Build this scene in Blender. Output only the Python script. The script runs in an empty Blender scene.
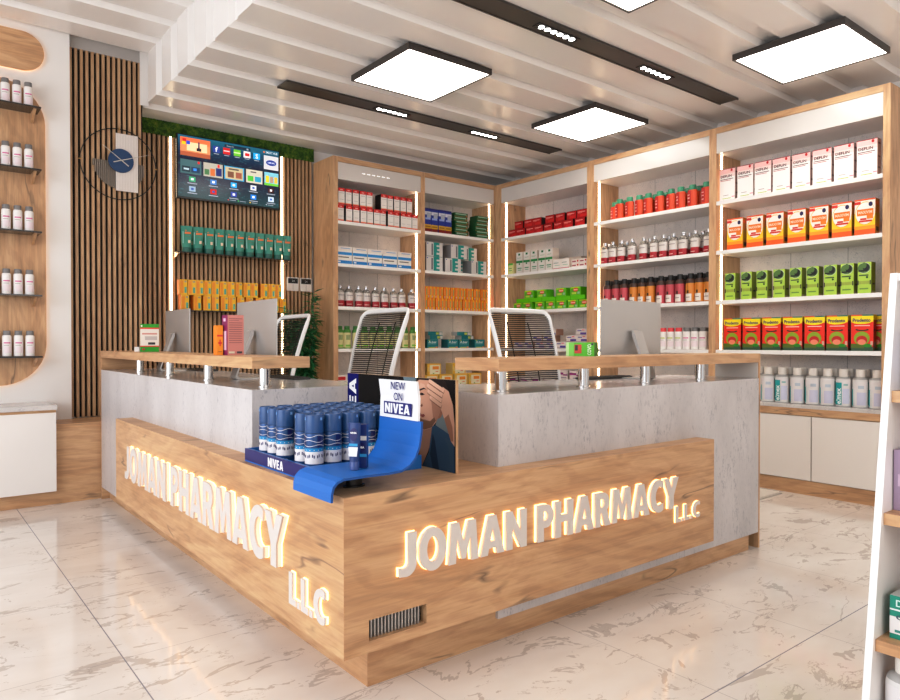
import bpy, math, random
from mathutils import Vector, Matrix
random.seed(7)
sc = bpy.context.scene
COL = sc.collection
PI = math.pi

# ------------------------------------------------------------------ materials
def new_mat(name):
    m = bpy.data.materials.new(name); m.use_nodes = True
    nt = m.node_tree; b = nt.nodes.get('Principled BSDF')
    return m, nt, b
def srgb(r, g, b):
    f = lambda c: (c/255/12.92) if c/255 <= .04045 else ((c/255+.055)/1.055)**2.4
    return (f(r), f(g), f(b), 1)
_cache = {}
def col(r, g, b, rough=.45, metal=0, spec=.5, coat=0):
    k = (r, g, b, rough, metal, spec, coat)
    if k not in _cache:
        m, nt, bs = new_mat('paint_%d_%d_%d' % (r, g, b))
        bs.inputs['Base Color'].default_value = srgb(r, g, b)
        bs.inputs['Roughness'].default_value = rough
        bs.inputs['Metallic'].default_value = metal
        bs.inputs['Specular IOR Level'].default_value = spec
        bs.inputs['Coat Weight'].default_value = coat
        _cache[k] = m
    return _cache[k]
def emis(rgb, s, name='glow'):
    k = ('e', rgb, s)
    if k not in _cache:
        m, nt, bs = new_mat(name)
        bs.inputs['Base Color'].default_value = (*rgb, 1)
        bs.inputs['Emission Color'].default_value = (*rgb, 1)
        bs.inputs['Emission Strength'].default_value = s
        _cache[k] = m
    return _cache[k]
def glass(rgb, rough=.03, name='clear'):
    k = ('g', rgb, rough)
    if k not in _cache:
        m, nt, bs = new_mat(name)
        bs.inputs['Base Color'].default_value = srgb(*rgb)
        bs.inputs['Roughness'].default_value = rough
        bs.inputs['Transmission Weight'].default_value = .85
        _cache[k] = m
    return _cache[k]

def coords(nt, scale, rot=(0, 0, 0)):
    tc = nt.nodes.new('ShaderNodeTexCoord'); mp = nt.nodes.new('ShaderNodeMapping')
    mp.inputs['Scale'].default_value = scale; mp.inputs['Rotation'].default_value = rot
    nt.links.new(tc.outputs['Object'], mp.inputs['Vector'])
    return mp.outputs['Vector']
def noise(nt, vec, scale, detail=4, rough=.5, dist=0):
    n = nt.nodes.new('ShaderNodeTexNoise')
    n.inputs['Scale'].default_value = scale; n.inputs['Detail'].default_value = detail
    n.inputs['Roughness'].default_value = rough; n.inputs['Distortion'].default_value = dist
    nt.links.new(vec, n.inputs['Vector']); return n.outputs['Fac']
def ramp(nt, fac, stops):
    r = nt.nodes.new('ShaderNodeValToRGB')
    e = r.color_ramp.elements
    while len(e) < len(stops): e.new(.5)
    for el, (p, c) in zip(e, stops): el.position = p; el.color = c
    nt.links.new(fac, r.inputs['Fac']); return r.outputs['Color']
def mixc(nt, fac, a, b, mode='MIX'):
    n = nt.nodes.new('ShaderNodeMix'); n.data_type = 'RGBA'; n.blend_type = mode
    for s, v in ((n.inputs[0], fac), (n.inputs[6], a), (n.inputs[7], b)):
        if isinstance(v, (int, float, tuple)): s.default_value = v
        else: nt.links.new(v, s)
    return n.outputs[2]
def mth(nt, op, a, b=None, c=None):
    n = nt.nodes.new('ShaderNodeMath'); n.operation = op
    for i, v in enumerate((a, b, c)):
        if v is None: continue
        if isinstance(v, (int, float)): n.inputs[i].default_value = v
        else: nt.links.new(v, n.inputs[i])
    return n.outputs[0]

_g = lambda v: (v, v, v, 1)
def wood(axis, tone=1.0):
    k = ('wood', axis, tone)
    if k in _cache: return _cache[k]
    m, nt, bs = new_mat('oak_grain_' + axis)
    i = 'xyz'.index(axis)
    s = [5.5, 5.5, 5.5]; s[i] = .9
    v = coords(nt, s)
    base = noise(nt, v, 1.0, 5, .6, 1.2)
    c1 = ramp(nt, base, [(.25, srgb(168, 128, 92)), (.42, srgb(190, 149, 110)), (.56, srgb(205, 166, 127)), (.75, srgb(182, 141, 103))])
    s2 = [85., 85., 85.]; s2[i] = 2.6
    fine = noise(nt, coords(nt, s2), 1.0, 4, .65, .6)
    c2 = mixc(nt, .34, c1, ramp(nt, fine, [(.3, _g(.35)), (.7, _g(.75))]), 'OVERLAY')
    w = nt.nodes.new('ShaderNodeTexWave'); w.wave_type = 'BANDS'; w.bands_direction = 'DIAGONAL'
    w.inputs['Scale'].default_value = 2.2; w.inputs['Distortion'].default_value = 9; w.inputs['Detail'].default_value = 4
    w.inputs['Detail Scale'].default_value = 1.2
    s3 = [3.2, 3.2, 3.2]; s3[i] = .9
    nt.links.new(coords(nt, s3), w.inputs['Vector'])
    c3 = mixc(nt, .2, c2, ramp(nt, w.outputs['Fac'], [(.15, _g(.32)), (.6, _g(.6))]), 'OVERLAY')
    s4 = [6.5, 6.5, 6.5]; s4[i] = 1.1
    cr = noise(nt, coords(nt, s4, (.05, .06, .05)), 1.0, 3, .5, .25)
    s5 = [5.0, 5.0, 5.0]; s5[i] = 1.6
    msk = noise(nt, coords(nt, s5), 1.0, 2, .5)
    msk = mth(nt, 'MINIMUM', mth(nt, 'MAXIMUM', mth(nt, 'MULTIPLY', mth(nt, 'SUBTRACT', msk, .57), 12), 0), 1)
    band = mth(nt, 'SUBTRACT', 1.0, mth(nt, 'MINIMUM', mth(nt, 'MULTIPLY', mth(nt, 'ABSOLUTE', mth(nt, 'SUBTRACT', cr, .5)), 50), 1.0))
    c4 = mixc(nt, mth(nt, 'MULTIPLY', mth(nt, 'MULTIPLY', band, msk), .75), c3, srgb(98, 76, 60))
    kn = nt.nodes.new('ShaderNodeTexVoronoi'); kn.inputs['Scale'].default_value = 1.0
    s6 = [2.9, 2.9, 2.9]; s6[i] = 1.9
    nt.links.new(coords(nt, s6), kn.inputs['Vector'])
    kf = mth(nt, 'MAXIMUM', mth(nt, 'SUBTRACT', 1.0, mth(nt, 'MULTIPLY', kn.outputs['Distance'], 15)), 0)
    c5 = mixc(nt, mth(nt, 'MULTIPLY', kf, .4), c4, srgb(126, 94, 68))
    if tone != 1.0: c5 = mixc(nt, 1.0, c5, _g(tone), 'MULTIPLY')
    nt.links.new(c5, bs.inputs['Base Color'])
    bs.inputs['Roughness'].default_value = .42
    _cache[k] = m; return m
def chip_marble(name, base=(206, 203, 203), streak='z', rough=.28):
    k = ('cm', name)
    if k in _cache: return _cache[k]
    m, nt, bs = new_mat(name)
    s = [1, 1, 1]
    if streak: s['xyz'.index(streak)] = .42
    a = noise(nt, coords(nt, [85*q for q in s]), 1.0, 5, .7, .4)
    mask = noise(nt, coords(nt, [11*q*(.7 if q < 1 else 1) for q in s]), 1.0, 4, .65, .6)
    spots = mth(nt, 'MULTIPLY', mth(nt, 'MAXIMUM', mth(nt, 'SUBTRACT', a, .51), 0), 6)
    mk = mth(nt, 'MAXIMUM', mth(nt, 'MULTIPLY', mth(nt, 'SUBTRACT', mask, .44), 4), 0.15)
    f = mth(nt, 'MINIMUM', mth(nt, 'MULTIPLY', spots, mk), .55)
    cloud = ramp(nt, noise(nt, coords(nt, [3*q for q in s]), 1.0, 4, .6), [(.3, srgb(*[c-14 for c in base])), (.7, srgb(*[min(c+8, 255) for c in base]))])
    c = mixc(nt, f, cloud, srgb(132, 132, 142))
    nt.links.new(c, bs.inputs['Base Color']); bs.inputs['Roughness'].default_value = rough
    _cache[k] = m; return m
def floor_mat():
    m, nt, bs = new_mat('polished_marble_tile')
    v = coords(nt, (.75, 1.5, 1), (0, 0, .9))
    n1 = noise(nt, v, 2.3, 5, .6, .7)
    d1 = mth(nt, 'ABSOLUTE', mth(nt, 'SUBTRACT', n1, .5))
    wm = noise(nt, v, 3.6, 4, .6, .3)
    line1 = mth(nt, 'LESS_THAN', d1, mth(nt, 'MULTIPLY', mth(nt, 'MAXIMUM', mth(nt, 'SUBTRACT', wm, .49), 0), .20))
    v2 = coords(nt, (.8, 1.5, 1), (0, 0, .3))
    n2 = noise(nt, v2, 3.4, 6, .62, .6)
    wm2 = noise(nt, v2, 4.0, 3, .5)
    line2 = mth(nt, 'LESS_THAN', mth(nt, 'ABSOLUTE', mth(nt, 'SUBTRACT', n2, .46)), mth(nt, 'MULTIPLY', mth(nt, 'MAXIMUM', mth(nt, 'SUBTRACT', wm2, .5), 0), .08))
    blot = mth(nt, 'GREATER_THAN', noise(nt, v, 8, 5, .65, .8), .70)
    base = ramp(nt, noise(nt, v, 2.2, 4, .55), [(.3, srgb(220, 212, 205)), (.7, srgb(234, 228, 222))])
    c = mixc(nt, mth(nt, 'MULTIPLY', line1, .45), base, srgb(158, 147, 138))
    c = mixc(nt, mth(nt, 'MULTIPLY', line2, .42), c, srgb(160, 150, 142))
    c = mixc(nt, mth(nt, 'MULTIPLY', blot, .4), c, srgb(166, 156, 148))
    # tile joints on a 0.83 m grid
    tc = nt.nodes.new('ShaderNodeTexCoord'); sp = nt.nodes.new('ShaderNodeSeparateXYZ')
    nt.links.new(tc.outputs['Object'], sp.inputs[0])
    def joint(o, off, w):
        t = mth(nt, 'FLOORED_MODULO', mth(nt, 'SUBTRACT', o, off - .415), .83)
        return mth(nt, 'LESS_THAN', mth(nt, 'ABSOLUTE', mth(nt, 'SUBTRACT', t, .415)), w)
    j = mth(nt, 'MAXIMUM', joint(sp.outputs[0], .72, .0016), joint(sp.outputs[1], 1.397, .0016))
    def single(o, off): return mth(nt, 'LESS_THAN', mth(nt, 'ABSOLUTE', mth(nt, 'SUBTRACT', o, off)), .0026)
    big = mth(nt, 'MAXIMUM', single(sp.outputs[0], .72), single(sp.outputs[1], 1.397))
    c = mixc(nt, mth(nt, 'MULTIPLY', j, .55), c, srgb(140, 138, 142))
    c = mixc(nt, mth(nt, 'MULTIPLY', big, .8), c, srgb(140, 140, 150))
    nt.links.new(c, bs.inputs['Base Color'])
    bs.inputs['Roughness'].default_value = .09
    bs.inputs['Specular IOR Level'].default_value = .55
    return m
def moss_mat():
    m, nt, bs = new_mat('preserved_moss')
    v = coords(nt, (1, 1, 1))
    c = ramp(nt, noise(nt, v, 17, 6, .8), [(.32, srgb(16, 36, 14)), (.46, srgb(50, 88, 30)), (.58, srgb(92, 130, 40)), (.68, srgb(160, 156, 62))])
    nt.links.new(c, bs.inputs['Base Color']); bs.inputs['Roughness'].default_value = .9
    return m
def screen_bg():
    m, nt, bs = new_mat('tv_wallpaper')
    tc = nt.nodes.new('ShaderNodeTexCoord'); sp = nt.nodes.new('ShaderNodeSeparateXYZ')
    nt.links.new(tc.outputs['Generated'], sp.inputs[0])
    g = ramp(nt, sp.outputs[2], [(0, srgb(22, 78, 84)), (.3, srgb(26, 40, 72)), (.62, srgb(20, 26, 58)), (.8, srgb(16, 66, 104)), (1, srgb(24, 130, 160))])
    w = noise(nt, coords(nt, (8, 1, 26)), 1.2, 4, .6, 2)
    c = mixc(nt, mth(nt, 'MULTIPLY', mth(nt, 'MAXIMUM', mth(nt, 'SUBTRACT', w, .56), 0), 3), g, srgb(70, 170, 180))
    bs.inputs['Base Color'].default_value = (.01, .01, .012, 1); bs.inputs['Roughness'].default_value = .2
    nt.links.new(c, bs.inputs['Emission Color']); bs.inputs['Emission Strength'].default_value = .75
    return m
def brushed(name='brushed_aluminium', c=(196, 194, 192), rough=.36):
    k = ('br', name)
    if k in _cache: return _cache[k]
    m, nt, bs = new_mat(name)
    bs.inputs['Base Color'].default_value = srgb(*c); bs.inputs['Metallic'].default_value = .6
    n = noise(nt, coords(nt, (4, 4, 160)), 1, 3)
    nt.links.new(mth(nt, 'ADD', rough-.05, mth(nt, 'MULTIPLY', n, .1)), bs.inputs['Roughness'])
    _cache[k] = m; return m

M_FLOOR = floor_mat(); M_MOSS = moss_mat()
M_COUNTER = chip_marble('speckled_marble_laminate', (206, 202, 202))
M_TOP = chip_marble('speckled_marble_top', (212, 208, 205), None, .16)
M_BACK = chip_marble('marble_back_panel', (226, 218, 212), None, .4)
M_WALL = col(232, 228, 224, .6)
M_CEIL = col(240, 236, 232, .22)
M_WHITE = col(238, 234, 230, .3)
M_DOOR = col(234, 229, 224, .28)
M_BLACK = col(16, 16, 17, .5)
M_VOID = col(7, 7, 8, .8)
M_DARK = col(62, 55, 51, .4)
M_CHROME = col(210, 208, 206, .08, 1.0)
M_ALU = brushed()
M_LED = emis((1.0, .79, .56), 10, 'warm_led')
M_LEDW = emis((1.0, .76, .5), 8, 'warm_led_wall')
M_HALO = emis((1.0, .58, .25), 3.6, 'sign_halo')
M_SIDE = emis((1.0, .84, .66), .35, 'sign_side_glow')
M_PANEL = emis((1.0, .95, .88), 7.0, 'ceiling_diffuser')
M_SPOT = emis((1.0, .97, .93), 14, 'spot_lens')

# ------------------------------------------------------------------ geometry helpers
_text = {}
def text_mesh(body, bold=0.0, res=3, ext=False):
    k = (body, bold, res, ext)
    if k in _text: return _text[k]
    c = bpy.data.curves.new('t', 'FONT'); c.body = body; c.resolution_u = res; c.offset = bold
    if ext: c.extrude = .5
    o = bpy.data.objects.new('t', c); COL.objects.link(o)
    dg = bpy.context.evaluated_depsgraph_get(); dg.update()
    me = bpy.data.meshes.new_from_object(o.evaluated_get(dg))
    vs = [v.co.copy() for v in me.vertices]; fs = [tuple(p.vertices) for p in me.polygons]
    bpy.data.objects.remove(o); bpy.data.curves.remove(c); bpy.data.meshes.remove(me)
    x0 = min(v.x for v in vs); x1 = max(v.x for v in vs); y0 = min(v.y for v in vs); y1 = max(v.y for v in vs)
    _text[k] = (vs, fs, x0, x1, y0, y1); return _text[k]

class MB:
    def __init__(s): s.v = []; s.f = []; s.m = []; s.mats = []; s.sm = []
    def mi(s, mat):
        if mat not in s.mats: s.mats.append(mat)
        return s.mats.index(mat)
    def add(s, vs, fs, mat, smooth=False):
        n = len(s.v); s.v += [tuple(v) for v in vs]
        for i, f in enumerate(fs):
            s.f.append(tuple(n+q for q in f)); s.m.append(s.mi(mat[i] if isinstance(mat, list) else mat)); s.sm.append(smooth)
        return s
    def box(s, x0, x1, y0, y1, z0, z1, mat):
        vs = [(x, y, z) for z in (z0, z1) for y in (y0, y1) for x in (x0, x1)]
        fs = [(0, 2, 3, 1), (4, 5, 7, 6), (0, 1, 5, 4), (2, 6, 7, 3), (0, 4, 6, 2), (1, 3, 7, 5)]
        if isinstance(mat, str):   # wood: 'h' = horizontal grain that turns the corner, or an axis
            if mat == 'h': mat = [wood('x'), wood('x'), wood('x'), wood('x'), wood('y'), wood('y')]
            else: mat = wood(mat)
        return s.add(vs, fs, mat)
    def rbox(s, x0, x1, y0, y1, z0, z1, mat, r=.004):   # box with chamfered edges
        import bmesh
        bm = bmesh.new(); bmesh.ops.create_cube(bm, size=1)
        for v in bm.verts:
            v.co = Vector((x0 if v.co.x < 0 else x1, y0 if v.co.y < 0 else y1, z0 if v.co.z < 0 else z1))
        bmesh.ops.bevel(bm, geom=bm.edges[:], offset=r, segments=2, affect='EDGES', profile=.5)
        if isinstance(mat, str): mat = wood(mat)
        bm.verts.index_update()
        s.add([v.co for v in bm.verts], [tuple(v.index for v in f.verts) for f in bm.faces], mat, False); bm.free(); return s
    def quad(s, o, u, v, mat):
        o, u, v = Vector(o), Vector(u), Vector(v)
        return s.add([o, o+u, o+u+v, o+v], [(0, 1, 2, 3)], mat)
    def prism(s, poly, ex, mat, cap=True):   # poly: 3D points, ex: extrusion vector
        n = len(poly); ex = Vector(ex); P = [Vector(p) for p in poly]
        fs = [(i, (i+1) % n, (i+1) % n+n, i+n) for i in range(n)]
        if cap: fs += [tuple(range(n))[::-1], tuple(range(n, 2*n))]
        return s.add(P+[p+ex for p in P], fs, mat)
    def lathe(s, prof, mat, seg=16, cx=0, cy=0, sx=1, sy=1, smooth=True, base=0, caps=True):
        # prof: [(r, z, mat-or-None)], the material applies to the ring above the point
        vs = []; fs = []; ms = []
        for (r, z, *_) in prof:
            for k in range(seg):
                a = 2*PI*k/seg; vs.append((cx+r*sx*math.cos(a), cy+r*sy*math.sin(a), z+base))
        for i in range(len(prof)-1):
            mm = prof[i][2] if len(prof[i]) > 2 and prof[i][2] else mat
            for k in range(seg):
                fs.append((i*seg+k, i*seg+(k+1) % seg, (i+1)*seg+(k+1) % seg, (i+1)*seg+k)); ms.append(mm)
        if caps:
            fs.append(tuple(range(seg))[::-1]); ms.append(ms[0])
            fs.append(tuple((len(prof)-1)*seg+k for k in range(seg))); ms.append(ms[-2])
        return s.add(vs, fs, ms, smooth)
    def tube(s, pts, r, mat, seg=8, closed=False, ry=None):
        P = [Vector(p) for p in pts]; n = len(P); vs = []; ry = ry or r
        ref = Vector((0, 0, 1))
        for i in range(n):
            a = P[(i-1) % n] if (closed or i > 0) else P[i]
            b = P[(i+1) % n] if (closed or i < n-1) else P[i]
            t = (b-a).normalized()
            u = t.cross(ref)
            if u.length < .1: u = t.cross(Vector((0, 1, 0)))
            u.normalize(); w = u.cross(t)
            for k in range(seg):
                q = 2*PI*k/seg; vs.append(P[i]+u*math.cos(q)*r+w*math.sin(q)*ry)
        fs = [(i*seg+k, i*seg+(k+1) % seg, ((i+1) % n)*seg+(k+1) % seg, ((i+1) % n)*seg+k) for i in range(n if closed else n-1) for k in range(seg)]
        if not closed: fs += [tuple(range(seg))[::-1], tuple((n-1)*seg+k for k in range(seg))]
        return s.add(vs, fs, mat, True)
    def text(s, body, o, u, v, n, w, h, mat, depth=0.0, bold=0.0, res=3):
        vs, fs, x0, x1, y0, y1 = text_mesh(body, bold, res, depth > 0)
        o, u, v, n = Vector(o), Vector(u), Vector(v), Vector(n)
        if h is None: h = w*(y1-y0)/(x1-x0)
        out = [o+u*((p.x-x0)/(x1-x0)*w)+v*((p.y-y0)/(y1-y0)*h)+n*((p.z+.5)*depth if depth else 0) for p in vs]
        return s.add(out, fs, mat)
    def poly(s, pts, mat): return s.add(pts, [tuple(range(len(pts)))], mat)
    def mesh(s, name):
        me = bpy.data.meshes.new(name); me.from_pydata(s.v, [], s.f)
        for m in s.mats: me.materials.append(m)
        me.polygons.foreach_set('material_index', s.m); me.polygons.foreach_set('use_smooth', s.sm)
        me.update()
        if any(s.sm): me.set_sharp_from_angle(angle=math.radians(38))
        return me
    def build(s, name, parent=None, loc=None, rz=0, bevel=0, root=None):
        """world-space builder: with a parent, vertices are taken as world coordinates"""
        off = Vector((0, 0, 0))
        if parent is not None and loc is None: off = Vector((root or parent).location)
        if off.length: s.v = [(a-off.x, b-off.y, c-off.z) for a, b, c in s.v]
        o = bpy.data.objects.new(name, s.mesh(name)); COL.objects.link(o)
        if parent is not None: o.parent = parent
        if loc is not None: o.location = loc
        o.rotation_euler = (0, 0, rz)
        if bevel:
            b = o.modifiers.new('b', 'BEVEL'); b.width = bevel; b.segments = 2; b.limit_method = 'ANGLE'
        return o
def tag(o, label, cat, group=None):
    o['label'] = label; o['category'] = cat
    if group: o['group'] = group
    return o
def thing(name, label, cat, loc=(0, 0, 0), rz=0, group=None):
    o = bpy.data.objects.new(name, None); COL.objects.link(o); o.location = loc; o.rotation_euler = (0, 0, rz)
    o.empty_display_size = .05
    return tag(o, label, cat, group)
def struct(name, mb, bevel=0):
    o = mb.build(name, bevel=bevel); o['kind'] = 'structure'; return o
def copy_thing(src, loc, rz, label, group=None):
    c = src.copy(); COL.objects.link(c); c.location = loc; c.rotation_euler = (0, 0, rz); c['label'] = label
    if group: c['group'] = group
    for ch in list(src.children):
        d = ch.copy(); COL.objects.link(d); d.parent = c
        for g in ch.children:
            e = g.copy(); COL.objects.link(e); e.parent = d
    return c
ORD = ['first', 'second', 'third', 'fourth', 'fifth', 'sixth', 'seventh', 'eighth', 'ninth', 'tenth', 'eleventh', 'twelfth',
       'thirteenth', 'fourteenth', 'fifteenth', 'sixteenth', 'seventeenth', 'eighteenth', 'nineteenth', 'twentieth']

# ------------------------------------------------------------------ dimensions (metres)
XW, YW = 6.03, 6.654          # front planes of the right and back shelving
YT = 7.12                     # slat wall behind the television
ZL, ZH = 3.465, 3.91          # low and high ceiling
SH = [.768, 1.228, 1.69, 2.157, 2.62]   # shelf top heights, lowest first

# ------------------------------------------------------------------ setting
mb = MB(); mb.box(-6, 9, -5, 7.4, -.1, 0, M_FLOOR); struct('floor', mb)
mb = MB(); mb.box(1.77, 6.7, YT+.03, YT+.25, 0, 4.1, M_WALL); struct('wall_back', mb)
mb = MB(); mb.box(6.52, 6.7, -5, YT+.03, 0, 4.1, M_WALL); struct('wall_right', mb)
mb = MB(); mb.box(-4, 1.172, 6.70, 7.37, 0, 4.1, M_WALL); mb.box(1.172, 1.785, 6.81, 7.37, 0, 4.1, M_WALL)
mb.box(1.172, 1.753, 6.766, 6.81, 3.85, 4.0, col(176, 170, 165, .7)); mb.box(1.7535, 1.83, 6.755, 6.762, 3.468, 4.0, M_WALL); struct('wall_back_left', mb)  # white header board over the slats, greyed to paint in the recess shade
def corrugated():
    pitch = .42; prof = []
    y = 7.14 - .10
    prof.append((7.15, 0.0))
    k = 0
    y = 6.80
    while y > -5:
        prof += [(y, 0), (y-.02, .045), (y-.15, .045), (y-.17, 0)]
        y -= pitch
    prof.append((-5, 0))
    mb = MB(); n = len(prof)
    path = [lambda o: (-5, ZH+o), lambda o: (1.79+o, ZH+o), lambda o: (1.79+o, ZL+o), lambda o: (6.6, ZL+o)]
    vs = []
    for (yy, o) in prof:
        for p in path: x, z = p(o); vs.append((x, yy, z))
    fs = [(i*4+j, (i+1)*4+j, (i+1)*4+j+1, i*4+j+1) for i in range(n-1) for j in range(3)]
    mb.add(vs, fs, M_CEIL); return mb
struct('ceiling', corrugated())
mb = MB(); mb.box(-5, 1.9, -5, 7.4, 3.99, 4.08, M_CEIL); mb.box(1.9, 6.7, -5, 7.4, 3.56, 3.65, M_CEIL); struct('ceiling_slab', mb)

# slat panels
def slats(name, label, x0, x1, y, z0, z1, n):
    t = thing(name, label, 'wall panel', ((x0+x1)/2, y, z0))
    mb = MB(); mb.box(x0, x1, y+.0225, y+.03, z0, z1, M_VOID); mb.build('backing_board', t)
    mb = MB(); p = (x1-x0)/n
    for i in range(n): mb.box(x0+p*i+p*.02, x0+p*i+p*.54, y-.012, y+.022, z0, z1, wood('z', .86))
    mb.build('slats', t)
    return t
slats('slat_wall_panel', 'tall oak slat panel on black behind the round clock', 1.176, 1.783, 6.775, .645, 3.85, 14)
slats('slat_wall_panel', 'wide oak slat panel on black behind television and product shelves', 1.78, 3.683, YT, 0, 3.49, 42)

# bench / plinth box along the left wall
t = thing('storage_bench', 'long low oak bench box along the left wall, beside the desk', 'bench', (-.5, 6.5, 0))
mb = MB(); mb.box(-3.9, 1.76, 6.33, 6.70, 0, .64, 'h'); mb.box(1.19, 1.76, 6.70, 6.76, 0, .64, 'h'); mb.build('bench_body', t, bevel=.002)
t = thing('wall_cabinet', 'white fronted floating cabinet with marble top on oak bench', 'cabinet', (-.2, 6.4, .11))
mb = MB(); mb.box(-1.5, .985, 6.26, 6.32, .115, .742, M_DOOR); mb.build('door', t, bevel=.002)
mb = MB(); mb.box(-1.5, .985, 6.27, 6.69, .742, .764, 'x'); mb.box(-1.5, .985, 6.325, 6.69, .645, .742, 'x'); mb.build('cabinet_body', t)
mb = MB(); mb.box(-1.5, .99, 6.24, 6.695, .764, .800, M_TOP); mb.build('marble_top', t, bevel=.002)

# left oak wall panels with halo
def rounded(x0, x1, z0, z1, r, n=10):
    pts = []
    for cx, cz, a0 in ((x1-r, z0+r, -PI/2), (x1-r, z1-r, 0), (x0+r, z1-r, PI/2), (x0+r, z0+r, PI)):
        for k in range(n+1):
            a = a0+PI/2*k/n; pts.append((cx+r*math.cos(a), cz+r*math.sin(a)))
    return pts
def oak_panel(label, x0, x1, z0, z1, r, ax):
    t = thing('oak_wall_panel', label, 'wall panel', ((x0+x1)/2, 6.69, z0))
    MB().prism([(a, 6.672, b) for a, b in rounded(x0, x1, z0, z1, r)], (0, .014, 0), wood(ax)).build('board', t)
    MB().prism([(a, 6.688, b) for a, b in rounded(x0+.004, x1-.004, z0+.004, z1-.004, r-.004)], (0, .008, 0), emis((1., .62, .34), 2.0, 'cove_glow')).build('glow_strip', t)
oak_panel('pill shaped oak panel near the ceiling above the bottle shelves', -.12, .978, 3.535, 3.855, .16, 'x')
oak_panel('tall rounded oak panel behind five dark bottle shelves', -.12, .982, .945, 3.44, .34, 'z')
LZ = [3.20, 2.698, 2.195, 1.682, 1.186]
for i, z in enumerate(LZ):
    t = thing('wall_shelf', 'dark glass wall shelf with oak bracket, %s down on rounded panel' % (['topmost', 'second', 'third', 'fourth', 'lowest'][i]), 'shelf', (.4, 6.6, z), group='dark shelves on the rounded oak panel')
    mb = MB(); mb.box(-.05, .925, 6.47, 6.67, z-.012, z, col(52, 46, 44, .15)); mb.build('shelf_board', t)
    for x in (.0, .875):
        mb = MB(); mb.prism([(x, 6.672, z-.013), (x, 6.672, z-.09), (x, 6.655, z-.09), (x, 6.50, z-.02), (x, 6.50, z-.013)], (.02, 0, 0), wood('y')); mb.build('bracket', t)

# ------------------------------------------------------------------ item prototypes
def carton(w, d, h, c, art=(), side=None, top=None, side_art=(), texts=(), slope=0):
    """front faces -Y, origin at bottom centre of the front face. art: (u0,u1,v0,v1,(rgb)) in 0..1"""
    mb = MB(); m = col(*c); ms = col(*side) if side else m; mt = col(*top) if top else m
    x0, x1 = -w/2, w/2
    vs = [(x, y, z) for z in (0, h) for y in (0, d) for x in (x0, x1)]
    mb.add(vs, [(0, 2, 3, 1), (4, 5, 7, 6), (0, 1, 5, 4), (2, 6, 7, 3), (0, 4, 6, 2), (1, 3, 7, 5)], [m, mt, m, m, ms, ms])
    e = .0008
    for i, a in enumerate(art):
        u0, u1, v0, v1, cc = a[:5]
        yy = -e*(1+.3*i)
        if len(a) > 5:   # ellipse
            pts = [(x0+w*((u0+u1)/2+(u1-u0)/2*math.cos(2*PI*k/18)), yy, h*((v0+v1)/2+(v1-v0)/2*math.sin(2*PI*k/18))) for k in range(18)]
            mb.poly(pts, col(*cc))
        else: mb.quad((x0+w*u0, yy, h*v0), (w*(u1-u0), 0, 0), (0, 0, h*(v1-v0)), col(*cc))
    for sgn in (1, -1):
        for i, (u0, u1, v0, v1, cc) in enumerate(side_art):
            xx = sgn*(w/2+e*(1+.3*i))
            mb.quad((xx, d*u0, h*v0), (0, d*(u1-u0), 0), (0, 0, h*(v1-v0)), col(*cc))
    ny = -e*(1.6+.3*len(art))
    for (body, u0, u1, v0, v1, cc, *rot) in texts:
        if rot:   # reads upward
            mb.text(body, (x0+w*u1, ny, h*v0), (0, 0, 1), (-1, 0, 0), (0, -1, 0), h*(v1-v0), w*(u1-u0), col(*cc), bold=.02, res=2)
        else:
            mb.text(body, (x0+w*u0, ny, h*v0), (1, 0, 0), (0, 0, 1), (0, -1, 0), w*(u1-u0), h*(v1-v0), col(*cc), bold=.02, res=2)
    return mb.mesh('carton')
class Proto:
    def __init__(s, name, cat, parts): s.name, s.cat, s.parts, s.first = name, cat, parts, None
    def put(s, loc, rz, label, group=None):
        if s.first is None:
            if len(s.parts) == 1:
                o = bpy.data.objects.new(s.name, s.parts[0][1]); COL.objects.link(o); o.location = loc; o.rotation_euler = (0, 0, rz)
                tag(o, label, s.cat, group)
            else:
                o = thing(s.name, label, s.cat, loc, rz, group)
                for n, me in s.parts:
                    c = bpy.data.objects.new(n, me); COL.objects.link(c); c.parent = o
            s.first = o; return o
        return copy_thing(s.first, loc, rz, label, group)
def P1(name, cat, me): return Proto(name, cat, [(name, me)])
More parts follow.
